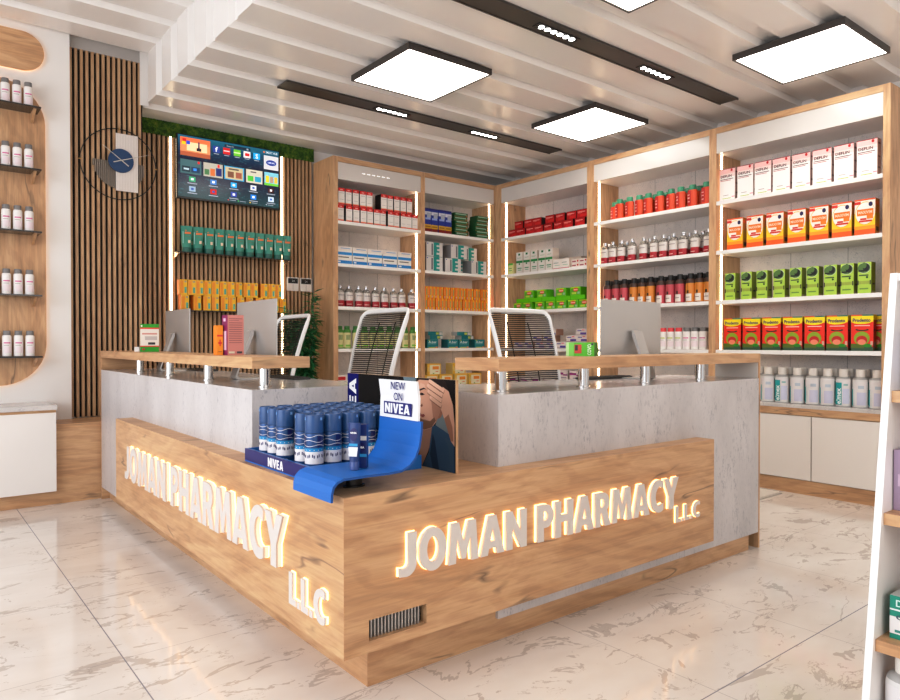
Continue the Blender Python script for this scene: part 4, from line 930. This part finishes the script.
# ------------------------------------------------------------------ display on the deck
NAVY = col(4, 6, 104, .3); BLU = col(32, 112, 192, .45); WT = col(240, 240, 242, .5)
tr = thing('display_tray', 'navy display tray with white lettering holding blue cans', 'tray', (1.49, 2.72, .7605))
mb = MB(); mb.box(1.235, 1.75, 2.396, 3.052, .7605, .766, BLU)
mb.box(1.235, 1.243, 2.396, 3.052, .766, .818, NAVY); mb.box(1.742, 1.75, 2.396, 3.052, .766, .818, BLU)
mb.box(1.243, 1.742, 2.396, 2.404, .766, .818, BLU); mb.box(1.243, 1.742, 3.044, 3.052, .766, .818, BLU)
mb.box(1.243, 1.251, 2.404, 3.044, .766, .8182, BLU); mb.build('tray_body', tr)
word(MB(), 'NIVEA', (1.2345, 2.80, .771), (0, -1, 0), (0, 0, 1), (-1, 0, 0), .15, .038, WT).build('lettering', tr)
def can_proto():
    mb = MB(); R, h = .037, .215; b = col(40, 78, 128, .3, .2); nv = col(14, 26, 92, .35); w = col(226, 222, 224, .4); cy = col(18, 140, 192, .35)
    mb.lathe([(.035, 0, b), (R, .004, b), (R, .048, w), (R, .090, cy), (R, .102, b), (R, .150, b), (R*.985, .152, b)], b, 24)
    e = .0006
    def strip(z0, amp, fr, wd, m, a0=0, a1=2*PI, ph=0, n=48):
        vs = []
        for k in range(n+1):
            a = a0+(a1-a0)*k/n; z = z0+amp*math.sin(fr*a+ph)
            vs += [((R+e)*math.cos(a), (R+e)*math.sin(a), z), ((R+e)*math.cos(a), (R+e)*math.sin(a), z+wd)]
        mb.add(vs, [(2*k, 2*k+2, 2*k+3, 2*k+1) for k in range(n)], m, True)
    for q in range(3):
        c0 = q*2*PI/3+.4
        strip(.106, .0, 1, .038, nv, c0, c0+.7, n=8)
    e = .0011
    strip(.142, .004, 3, .0018, w); strip(.125, .0035, 3, .0018, w, ph=PI); strip(.110, .003, 3, .0018, w)
    for k in range(36):
        if k % 6 in (1, 4): continue
        a = 2*PI*k/36; strip(.068+(.003 if k % 2 else 0), 0, 1, .010, nv, a, a+.10, n=1)
    for k in range(14): a = 2*PI*k/14; strip(.094, 0, 1, .003, w, a, a+.08, n=1)
    for a in (.2, 2.3, 4.4):   # white drop marks
        vs = [((R+e)*math.cos(a+.28*math.cos(t)), (R+e)*math.sin(a+.28*math.cos(t)), .026+.011*math.sin(t)) for t in [2*PI*k/12 for k in range(12)]]; mb.poly(vs, w)
    mc = MB(); cm = col(42, 82, 132, .3); mc.lathe([(.0365, .1535), (.0365, .156), (.0362, .208), (.0345, .2145), (.031, .215), (.029, .205), (.004, .203)], cm, 24)
    for a in (.9, 3.0, 5.1):
        vs = [(.0369*math.cos(a+d), .0369*math.sin(a+d), z) for d, z in ((-.16, .197), (.16, .197), (.16, .207), (-.16, .207))]; mc.poly(vs, col(120, 166, 214))
    for q in (mb, mc): q.v = [(a, b_, c*1.15) for a, b_, c in q.v]
    return Proto('spray_can', 'can', [('can_body', mb.mesh('can_body')), ('cap', mc.mesh('cap'))])
cp = can_proto(); nC = 0
for j in range(6):                      # rows away from the viewer's left edge (Y), columns along X
    y = 2.490+.0885*j
    for i in range(6):
        x = 1.292+.0815*i
        if (i, j) == (0, 2): continue
        if x > 1.71: break
        cp.put((x, y, .7662), -2.1, 'blue spray can, %s row from the curved stand, %s from tray front' % (ORD[j], ORD[i]), 'blue spray cans in the tray')

# swoosh stand
sw = thing('display_stand', 'curved blue stand with white card on desk corner', 'display stand', (1.35, 2.25, .7605))
cl = [(1.160, .747), (1.161, .775), (1.168, .800), (1.185, .817), (1.212, .826), (1.30, .8265), (1.40, .825), (1.455, .828), (1.490, .842), (1.515, .868), (1.532, .905), (1.541, .95), (1.544, 1.0)]
def ribbon(cl, th):
    top = []; bot = []
    for i, (x, z) in enumerate(cl):
        a = cl[max(i-1, 0)]; b = cl[min(i+1, len(cl)-1)]; t = Vector((b[0]-a[0], b[1]-a[1])).normalized(); n = Vector((-t.y, t.x))
        top.append((x, z)); bot.append((x-n.x*th, z-n.y*th))
    return top, bot
top, bot = ribbon(cl, .009); Y0, Y1 = 2.116, 2.405
mb = MB(); n = len(cl); vs = [(x, y, z) for y in (Y0, Y1) for x, z in top] + [(x, y, z) for y in (Y0, Y1) for x, z in bot]
fs = []; ms = []
ED = col(22, 84, 156, .45)
for i in range(n-1):
    fs += [(i, i+n, i+n+1, i+1), (2*n+i, 2*n+i+1, 3*n+i+1, 3*n+i), (i, i+1, 2*n+i+1, 2*n+i), (n+i, 3*n+i, 3*n+i+1, n+i+1)]; ms += [BLU, ED, ED, ED]
fs += [(0, 2*n, 3*n, n), (n-1, 2*n-1, 4*n-1, 3*n-1)]; ms += [ED, ED]
mb.add(vs, fs, ms); mb.build('curved_panel', sw)
cd = MB(); cw = col(238, 238, 240, .4)
cd.prism([(1.535, 2.126, 1.001), (1.545, 2.126, 1.001), (1.553, 2.133, 1.085), (1.548, 2.14, 1.150), (1.538, 2.14, 1.150), (1.543, 2.133, 1.085)], (0, .262, 0), cw)
cd.build('card', sw)
cd = MB(); xf = 1.5355; yr = 2.382
def CT(body, y0, w, z, h, mat, x=xf-.0005, b=.04): cd.text(body, (x, y0, z), (0, -1, 0), (0.02, 0, 1), (-1, 0, 0), w, h, mat, .0006, b, 3)
CT('NEW', 2.308, .098, 1.113, .030, col(30, 34, 110), xf-.0008, .0); CT('ON', 2.29, .06, 1.071, .030, col(30, 34, 110), 1.536, .0)
cd.box(1.5325, 1.5352, 2.165, 2.355, 1.015, 1.064, col(24, 26, 112)); word(cd, 'NIVEA', (1.5318, 2.346, 1.0205), (0, -1, 0), (.02, 0, 1), (-1, 0, 0), .172, .038, WT)
cd.build('lettering', sw)
MB().lathe([(.045, .7605), (.045, .7665), (.034, .768), (.034, .8165)], col(22, 22, 24, .2), 24, 1.335, 2.255, 1, .62).build('support_leg', sw)
MB().box(1.49, 1.545, 2.30, 2.38, .7605, .835, ED).build('rear_foot', sw) if False else None

# tube and box on the stand
tb = thing('cream_tube', 'small navy cream tube standing on the curved blue stand', 'tube', (1.325, 2.235, .8275), -.9)
tb.scale = (1.42, 1.42, 1.42)
tbm = MB(); N = 12; vs = []
for (z, a_, b_) in ((.022, .013, .013), (.05, .0155, .010), (.122, .0175, .002)):
    for k in range(N): q = 2*PI*k/N; vs.append((a_*math.cos(q), b_*math.sin(q), z))
tbm.add(vs, [(i*N+k, i*N+(k+1) % N, (i+1)*N+(k+1) % N, (i+1)*N+k) for i in range(2) for k in range(N)]+[tuple(range(N))[::-1], tuple(2*N+k for k in range(N))], col(20, 56, 116, .35), True)
def TD(pts, m): tbm.poly([(x, -(.0135-(z-.022)/.10*.0115)-.0012-of, z) for x, z, of in pts], m)
TD([(.011*math.cos(2*PI*k/16), .092+.017*math.sin(2*PI*k/16), 0) for k in range(16)], col(12, 14, 92)); 
TD([(-.012, .062, 0), (.012, .062, 0), (.012, .069, 0), (-.012, .069, 0)], col(30, 150, 200))
TD([(-.011, .036, 0), (.011, .036, 0), (.013, .060, 0), (-.013, .060, 0)], col(224, 226, 232))
tbm.text('NIVEA', (-.0085, -.0068, .094), (1, 0, 0), (0, 0, 1), (0, -1, 0), .017, .005, WT, bold=.04, res=2)
o = tbm.build('tube_body', tb, loc=(0, 0, 0))
o = MB().lathe([(.0125, 0), (.0125, .020), (.011, .0225)], col(60, 84, 140, .3), 16).build('cap', tb, loc=(0, 0, 0))
bx = MB(); bx.box(-.018, .018, -.013, .013, 0, .118, col(16, 40, 104, .35)); bx.quad((-.018, -.0136, .075), (.036, 0, 0), (0, 0, .012), col(210, 206, 204)); bx.quad((-.018, -.0136, .03), (.036, 0, 0), (0, 0, .008), col(40, 150, 200))
bx.poly([(.0135*math.cos(2*PI*k/16), -.0138, .056+.014*math.sin(2*PI*k/16)) for k in range(16)], col(10, 12, 84)); bx.text('NIVEA', (-.011, -.0145, .053), (1, 0, 0), (0, 0, 1), (0, -1, 0), .022, .006, WT, bold=.04, res=2)
bx.quad((-.0186, .013, .03), (0, -.026, 0), (0, 0, .07), col(70, 80, 130))
bx.v = [(a*1.25, b_*1.25, c*1.38) for a, b_, c in bx.v]
tag(bx.build('cream_carton', loc=(1.372, 2.262, .8275), rz=-.75), 'small navy carton just behind the cream tube on stand', 'carton')

# poster
ps = thing('advertising_poster', 'standing poster of a man touching his forehead beside a navy lettered strip', 'poster', (1.795, 2.65, .7605))
PW, PH = .87, .384; py0 = 3.087
mb = MB(); mb.box(1.7915, 1.803, py0-PW, py0, .7605, .76+PH, wood('z')); mb.box(1.7912, 1.8035, py0-PW-.004, py0-PW, .7605, .76+PH, wood('z')); mb.build('board', ps)
mb = MB()
def PP(pts, c, L=0): 
    x = 1.7910-.0003*L
    mb.poly([(x, py0-max(0, min(u, PW)), .7606+max(0, min(v, PH-.001))) for u, v in pts], col(*c, .75, 0, .2))
PP([(0, 0), (PW, 0), (PW, PH), (0, PH)], (26, 18, 17))
PP([(.12, 0), (.5, 0), (.42, PH), (.12, PH)], (12, 9, 9), .5)
PP([(.494, .385), (.581, .385), (.616, .38), (.60, .22), (.56, .2), (.53, .3)], (112, 128, 134), 1)
PP([(.5, .2), (.62, .2), (.62, 0), (.42, 0)], (44, 40, 44), 1)
PP([(.60, .385), (.80, .385), (.83, .33), (.80, .27), (.79, .24), (.62, .30), (.585, .35)], (40, 28, 24), 2)
PP([(.75, .26), (.807, .23), (.85, .18), (.862, .13), (.80, .155), (.737, .187), (.743, .204)], (128, 140, 142), 3)
PP([(.60, .168), (.71, .20), (.735, .162), (.71, .12), (.68, .061), (.643, .004), (.58, 0)], (170, 124, 102), 4)
PP([(.762, .262), (.784, .267), (.789, .243), (.773, .221), (.746, .212)], (164, 112, 90), 5)
PP([(.59, .36), (.62, .375), (.70, .375), (.75, .35), (.775, .31), (.775, .265), (.765, .235), (.743, .20), (.71, .172), (.66, .158), (.62, .165), (.60, .20), (.585, .24), (.575, .26), (.59, .29)], (206, 156, 130), 6)
PP([(.62, .20), (.66, .205), (.70, .20), (.735, .215), (.71, .174), (.66, .16), (.625, .168)], (164, 120, 98), 6.4)
PP([(.615, .345), (.63, .362), (.66, .355), (.668, .335), (.64, .33)], (216, 170, 146), 6.4)
PP([(.69, .34), (.75, .34), (.775, .31), (.775, .265), (.765, .235), (.743, .20), (.72, .22), (.71, .28)], (176, 126, 102), 7)
PP([(.635, .222), (.655, .228), (.664, .220), (.65, .212), (.636, .214)], (150, 78, 70), 8.2)
PP([(.705, .302), (.727, .312), (.742, .300), (.727, .293)], (46, 30, 26), 8.2)
PP([(.628, .262), (.642, .272), (.648, .262), (.638, .256)], (128, 84, 66), 8.2)
PP([(.61, .33), (.655, .342), (.675, .335), (.655, .335), (.61, .322)], (50, 34, 28), 8)
PP([(.62, .312), (.64, .320), (.662, .313), (.64, .307)], (52, 36, 34), 8)
PP([(.572, .262), (.585, .275), (.60, .262), (.585, .256)], (120, 78, 62), 8)
PP([(.595, .222), (.62, .232), (.645, .222), (.62, .214)], (146, 76, 68), 8)
PP([(.60, .206), (.63, .207), (.66, .20), (.70, .20), (.73, .22), (.74, .205), (.71, .174), (.66, .16), (.62, .166), (.60, .185)], (128, 90, 72), 7.5)
PP([(.643, 0), (.69, .063), (.715, .178), (.737, .187), (.794, .170), (.866, .145), (.869, 0)], (56, 82, 108), 9)
PP([(.72, .15), (.735, .12), (.75, .06), (.765, 0), (.72, 0), (.70, .06)], (36, 54, 74), 10)
PP([(.80, .14), (.83, .10), (.84, .03), (.86, .03), (.862, .13)], (62, 86, 108), 10)
# arm, palm and four fingers laid over the forehead
PP([(.745, .30), (.79, .352), (.83, .335), (.858, .28), (.869, .20), (.869, .11), (.845, .13), (.815, .19), (.785, .245)], (216, 168, 142), 11)
PP([(.80, .22), (.83, .24), (.855, .19), (.862, .13), (.845, .13), (.815, .19)], (168, 118, 94), 12)
for k, (u0, v0, u1, v1, w) in enumerate([(.70, .372, .80, .335, .0085), (.688, .352, .79, .315, .009), (.692, .328, .785, .293, .009), (.708, .302, .785, .272, .0085)]):
    d = Vector((u1-u0, v1-v0)).normalized(); nn = Vector((-d.y, d.x))*w; pts = []
    for q in range(7):
        a = PI/2+PI*q/6; pts.append((u0+math.cos(a)*w*d.x-math.sin(a)*w*d.y, v0+math.cos(a)*w*d.y+math.sin(a)*w*d.x))
    pts += [(u1-nn.x, v1-nn.y), (u1+nn.x, v1+nn.y)]
    PP([(a+.0, b-.004) for a, b in pts], (134, 90, 70), 12+k*2); PP(pts, (228-k*5, 184-k*5, 158-k*5), 13+k*2)
    PP([(u0-.004, v0-.003), (u0+.006, v0-.005), (u0+.008, v0+.005), (u0-.002, v0+.006)], (226, 184, 164), 13.5+k*2)
PP([(0, 0), (.105, 0), (.105, PH), (0, PH)], (6, 10, 100), 2)
mb.build('printed_photo', ps)
word(MB(), 'NIVEA', (1.7898, py0-.085, .785), (0, 0, 1), (0, 1, 0), (-1, 0, 0), .335, .066, WT).build('lettering', ps)

# ------------------------------------------------------------------ things on the raised shelf
gbx = P1('medicine_carton', 'carton', carton(.127, .05, .205, (34, 150, 26), side=(180, 40, 50), art=[(0, 1, .22, .82, (226, 216, 206)), (0, 1, .82, .87, (216, 60, 40)), (0, 1, .18, .22, (210, 60, 40)), (.1, .9, .62, .68, (206, 150, 140)), (.25, .9, .42, .56, (190, 180, 176)), (.42, .8, .26, .34, (40, 40, 44)), (.04, .12, .9, .96, (230, 230, 220)), (.1, .25, .06, .12, (170, 40, 40))]))
gbx.put((1.46, 5.40, 1.2285), -.26, 'green and white carton upright on the left raised shelf')
tag(MB().box(-.018, .018, -.018, .018, 0, .036, col(226, 220, 214)).build('pill_box', loc=(1.41, 5.53, 1.2285), rz=-.6), 'tiny white box left of the green and white carton', 'carton')
pnk = P1('medicine_carton', 'carton', carton(.092, .085, .222, (206, 138, 130), side=(136, 20, 90), top=(150, 30, 100),
    art=[(.08, .92, .90, .915, (150, 96, 92)), (.08, .7, .86, .87, (150, 96, 92))]+[(.08, .9, .30+.055*k, .318+.055*k, (164, 104, 100)) for k in range(10)]+[(.06, .42, .04, .09, (220, 210, 190)), (.56, .88, .04, .09, (70, 60, 64))], side_art=[(.2, .8, .12, .6, (220, 190, 210)), (.3, .7, .84, .92, (220, 190, 210))]))
pnk.put((1.475, 3.77, 1.2285), 0, 'pink carton with magenta side standing before the larger left monitor')
ora = P1('medicine_carton', 'carton', carton(.032, .08, .165, (244, 150, 20), side=(240, 140, 20), art=[(0, 1, .62, .68, (220, 50, 30)), (.4, .6, .3, .52, (214, 40, 30)), (.2, .8, .37, .44, (214, 40, 30)), (.2, .8, .1, .12, (150, 100, 30))]))
ora.put((1.405, 3.82, 1.2285), -.1, 'narrow orange carton with red cross beside the pink carton')
g3 = P1('medicine_carton', 'carton', carton(.145, .10, .070, (84, 176, 20), side=(40, 120, 10), top=(120, 200, 60), art=[(0, .1, 0, 1, (176, 214, 150)), (.1, .28, 0, 1, (120, 196, 80)), (.30, .55, .2, .84, (190, 60, 40)), (.32, .42, .4, .8, (30, 20, 20)), (.9, .97, .8, .95, (50, 40, 60))], texts=[('COVO', .76, .9, .08, .86, (226, 238, 214), 1)]))
g3.put((2.735, 2.37, 1.2285), -1.08, 'bright green carton lying on the right raised shelf left of the monitor')
g4 = P1('medicine_carton', 'carton', carton(.03, .05, .05, (24, 96, 40), art=[(0, 1, 0, .2, (220, 190, 40)), (0, 1, .25, .5, (110, 20, 90))]))
g4.put((2.90, 2.43, 1.2285), -.4, 'small dark green and yellow carton right of the bright green carton')

# monitors
def monitor(loc, rz, label):
    """screen faces +Y local, viewed from its back (-Y)"""
    t = thing('desktop_monitor', label, 'monitor', loc, rz, group='all in one desktop computers')
    w, h = .60, .44
    mb = MB(); z0, z1 = .085, .485
    # gently bulged aluminium back
    nx, nz = 10, 8; vs = []
    for j in range(nz+1):
        for i in range(nx+1):
            a, b = i/nx*2-1, j/nz*2-1; bul = .012*(1-a**4)*(1-b**4)+.0006
            vs.append((a*w/2, -.004-bul, (z0+z1)/2+b*(z1-z0)/2))
    fs = [(j*(nx+1)+i, j*(nx+1)+i+1, (j+1)*(nx+1)+i+1, (j+1)*(nx+1)+i) for j in range(nz) for i in range(nx)]
    mb.add(vs, fs, M_ALU, True); mb.box(-w/2, w/2, -.004, .004, z0, z1, M_ALU); mb.build('rear_shell', t, loc=(0, 0, 0))
    MB().box(-w/2+.004, w/2-.004, .004, .0055, z0+.07, z1-.004, col(10, 10, 12, .1)).build('screen', t, loc=(0, 0, 0))
    MB().box(-w/2+.004, w/2-.004, .004, .0055, z0+.003, z0+.066, M_ALU).build('chin', t, loc=(0, 0, 0))
    mb = MB(); W = .085
    pr = [(-.034, .30), (-.05, .295), (-.135, .06), (-.15, .02), (-.148, .006), (-.13, 0), (.05, 0), (.05, .006), (-.125, .008), (-.138, .02), (-.125, .06), (-.034, .27)]
    vs = [(x, y, z) for x in (-W/2, W/2) for y, z in pr]; k = len(pr)
    mb.add(vs, [(i, (i+1) % k, (i+1) % k+k, i+k) for i in range(k)], M_ALU)
    def cap(off, rev):
        quads = [(0, 1, 11, 11), (1, 2, 10, 11), (2, 3, 9, 10), (3, 4, 8, 9), (4, 5, 8, 8), (5, 6, 7, 8)]
        mb.add([vs[off+i] for i in range(k)], [tuple(dict.fromkeys(q)) if not rev else tuple(dict.fromkeys(q))[::-1] for q in quads], M_ALU)
    cap(0, False); cap(k, True)
    mb.build('stand', t, loc=(0, 0, 0))
monitor((1.755, 4.15, 1.0728), -PI/2, 'silver all in one computer on left desk, nearer one behind pink carton')
monitor((1.755, 5.705, 1.0728), -PI/2, 'silver all in one computer at far end of left desk')
monitor((3.605, 2.705, 1.0728), 0, 'silver all in one computer on the right hand desk')
for i, (x, y, rz, lb) in enumerate(((1.915, 4.05, PI/2, 'dark thin keyboard behind the nearer left monitor'), (1.915, 5.60, PI/2, 'dark thin keyboard behind the far left monitor'), (3.46, 2.80, 0, 'dark thin keyboard beside the right hand monitor'))):
    t = thing('keyboard', lb, 'keyboard', (x, y, 1.0728), rz)
    MB().rbox(-.21, .21, -.055, .055, 0, .012, col(60, 58, 58, .3), .003).build('base', t, loc=(0, 0, 0))
    mb = MB()
    for r_ in range(5):
        for c in range(14): mb.box(-.2+c*.0288, -.2+c*.0288+.024, -.048+r_*.0195, -.048+r_*.0195+.016, .0121, .015, M_BLACK)
    mb.build('keys', t, loc=(0, 0, 0))

# office chairs
def chair(loc, rz, label):
    """faces -Y local; reclined mesh back"""
    t = thing('office_chair', label, 'chair', loc, rz, group='white framed mesh office chairs')
    FR = col(236, 234, 232, .3)
    # frame loop in (x, s) then mapped on the reclined, curved back
    def back(x, s):   # s 0..1 from bottom to top
        z = .64+.885*s; y = .16+.05*s+.16*s*s-.06*(1-abs(x)/.3*.9)*0 + .05*(x/.28)**2*-1
        return (x, y, z)
    loop = []
    for q in range(11): s = q/10; loop.append((.235+.05*s, s*.92))
    for q in range(1, 7): a = PI/2*q/6; loop.append((.285-.05*(1-math.cos(a)), .92+.07*math.sin(a)))
    L = loop+[(x*.5, .995) for x in (.2,)]+[(-a, b) for a, b in loop[::-1]]
    pts = [back(x, s) for x, s in L]
    MB().tube(pts, .011, FR, 8, True, ry=.017).build('back_frame', t, loc=(0, 0, 0))
    mb = MB()
    for k in range(60):
        s = .03+.95*k/60
        hw = .235+.05*s if s < .92 else .285-.05*(1-math.sqrt(max(0, 1-((s-.92)/.07)**2)))
        P_ = [back(x*hw, s) for x in (-1, -.5, 0, .5, 1)]
        mb.tube(P_, .0038, M_BLACK, 4)
    for x in (-.10, .10): mb.tube([back(x, s/10) for s in range(0, 10)], .004, M_BLACK, 5)
    mb.build('mesh_back', t, loc=(0, 0, 0))
    mb = MB(); mb.rbox(-.25, .25, -.27, .22, .56, .63, col(34, 34, 36, .9), .03); mb.build('seat', t, loc=(0, 0, 0))
    MB().tube([(0, .0, .55), (0, .15, .55), (0, .21, .60), (0, .20, .72)], .022, FR, 8).build('back_support', t, loc=(0, 0, 0))
    for sx in (-1, 1):
        MB().tube([(sx*.25, .05, .58), (sx*.30, .05, .60), (sx*.30, .03, .80), (sx*.29, -.16, .81)], .014, FR, 8).build('armrest', t, loc=(0, 0, 0))
    MB().lathe([(.05, .10), (.05, .12), (.028, .13), (.028, .40), (.02, .41), (.02, .555)], col(60, 60, 62, .3, .7), 16).build('gas_lift', t, loc=(0, 0, 0))
    for k in range(5):
        a = 2*PI*k/5+.3; c, s = math.cos(a), math.sin(a)
        leg = MB().tube([(c*.03, s*.03, .13), (c*.29, s*.29, .075)], .02, FR, 8).build('base_leg', t, loc=(0, 0, 0))
        w = MB(); w.tube([(c*.29-s*.012, s*.29+c*.012, .031), (c*.29+s*.012, s*.29-c*.012, .031)], .03, M_BLACK, 14); w.tube([(c*.29, s*.29, .04), (c*.29, s*.29, .078)], .008, M_BLACK, 6)
        o = w.build('caster', t, loc=(0, 0, 0)); o.parent = leg
chair((2.335, 4.045, 0), -PI/2, 'white framed mesh office chair behind the advertising poster')
chair((3.38, 3.17, 0), 0, 'white framed mesh office chair left of the right hand monitor')
chair((2.31, 5.41, 0), -PI/2, 'white framed mesh office chair behind the left monitor beside the plant')

# floor mat
fm = thing('floor_mat', 'small grey woven mat on the floor before the white cabinets', 'mat', (5.6, 3.3, 0))
mb = MB(); mb.box(5.05, 5.93, 2.88, 4.1, .001, .012, col(196, 188, 180, .9)); mb.build('base', fm)
mb = MB()
for k in range(38): mb.box(5.07+.0225*k, 5.07+.0225*k+.012, 2.90, 4.08, .012, .018, col(232, 226, 218, .9))
mb.build('pile', fm)

# ------------------------------------------------------------------ leaning front gondola at the right edge
gd = thing('display_gondola', 'white sided display stand with oak shelves at the right edge', 'display stand', (2.3, .3, 0))
xf = lambda z: 2.0+.152*z
mb = MB(); W2 = col(246, 244, 242, .25)
def side(y0, y1):
    m = MB(); m.prism([(xf(0), y0, 0), (2.75, y0, 0), (2.75, y0, 1.497), (xf(1.497), y0, 1.497)], (0, y1-y0, 0), W2); m.build('side_panel', gd)
side(.757, .776); side(-.62, -.601)
MB().box(2.70, 2.72, -.60, .756, .02, 1.49, col(214, 210, 208)).build('back_panel', gd)
for z in (.155, .488, .826, 1.163):
    MB().box(xf(z)+.012, 2.70, -.60, .7565, z-.032, z, 'y').build('shelf', gd)
MB().box(xf(1.49)+.004, 2.70, -.60, .7565, 1.475, 1.495, W2).build('top_board', gd)
ga = P1('cream_carton', 'carton', carton(.13, .09, .118, (16, 140, 118), side=(14, 120, 100), top=(190, 196, 194), art=[(0, 1, .12, .52, (226, 222, 220)), (0, 1, .66, .70, (220, 226, 222)), (.5, .8, .30, .46, (230, 110, 170), 1), (.1, .5, .16, .22, (60, 140, 130))], texts=[('CREAM', .12, .9, .46, .58, (60, 90, 100)), ('DR', .12, .4, .76, .92, (200, 226, 218))]))
ga.put((2.13, .672, .4888), -PI/2, 'small teal and white cream carton at the front of the stand shelf')
ga.put((2.25, .655, .4888), -PI/2, 'small teal and white cream carton at the rear of the stand shelf')
gz = P1('lotion_carton', 'carton', carton(.11, .08, .17, (34, 46, 104), side=(44, 50, 96), art=[(.1, .9, .4, .6, (120, 130, 180))]))
gz.put((2.25, .699, 1.1638), -PI/2, 'dark blue carton on the highest shelf of the white stand')
gp = P1('lotion_carton', 'carton', carton(.11, .08, .17, (168, 148, 172), side=(140, 124, 144), art=[(.1, .9, .4, .6, (200, 180, 200))]))
gp.put((2.20, .699, .8268), -PI/2, 'purple carton on the middle shelf of the white stand')
rin_s.put((2.14, .69, .156), -PI/2, 'white capped bottle low on the stand at the right edge')

# ------------------------------------------------------------------ lighting
w = bpy.data.worlds.new('World'); sc.world = w; w.use_nodes = True
bg = w.node_tree.nodes['Background']; bg.inputs[0].default_value = (.96, .97, 1.0, 1); bg.inputs[1].default_value = .9
def area(name, loc, rot, sx, sy, e, c):
    l = bpy.data.lights.new(name, 'AREA'); l.shape = 'RECTANGLE'; l.size = sx; l.size_y = sy; l.energy = e; l.color = c
    o = bpy.data.objects.new(name, l); COL.objects.link(o); o.location = loc; o.rotation_euler = rot; return o
area('shopfront_daylight', (-3.2, 2.6, 2.1), (0, -PI/2, 0), 2.6, 5.0, 165, (.88, .93, 1.0))
area('added_rear_fill', (1.8, -2.4, 2.4), (PI/2*.9, 0, 0), 5.0, 1.6, 60, (1, .94, .88))  # warm fill lamp added behind the camera to brighten the room

# ------------------------------------------------------------------ camera
cam = bpy.data.cameras.new('Camera'); co = bpy.data.objects.new('Camera', cam); COL.objects.link(co)
cam.sensor_width = 36; cam.sensor_fit = 'HORIZONTAL'; cam.lens = 695.34/900*36; cam.clip_start = .05; cam.clip_end = 60
yaw, pitch = .67181, -.011345
co.location = (0, 0, 1.30); co.rotation_euler = (PI/2+pitch, 0, -yaw)
sc.camera = co
sc.view_settings.view_transform = 'Standard'; sc.view_settings.look = 'None'; sc.view_settings.exposure = .02
sc.view_settings.use_curve_mapping = True
cmv = sc.view_settings.curve_mapping; cc_ = cmv.curves[3]
cc_.points.new(.22, .19); cc_.points.new(.75, .785); cmv.update()
sc.cycles.use_denoising = True; sc.cycles.max_bounces = 8; sc.cycles.diffuse_bounces = 5; sc.cycles.glossy_bounces = 4; sc.cycles.transmission_bounces = 6
sc.cycles.sample_clamp_indirect = 6
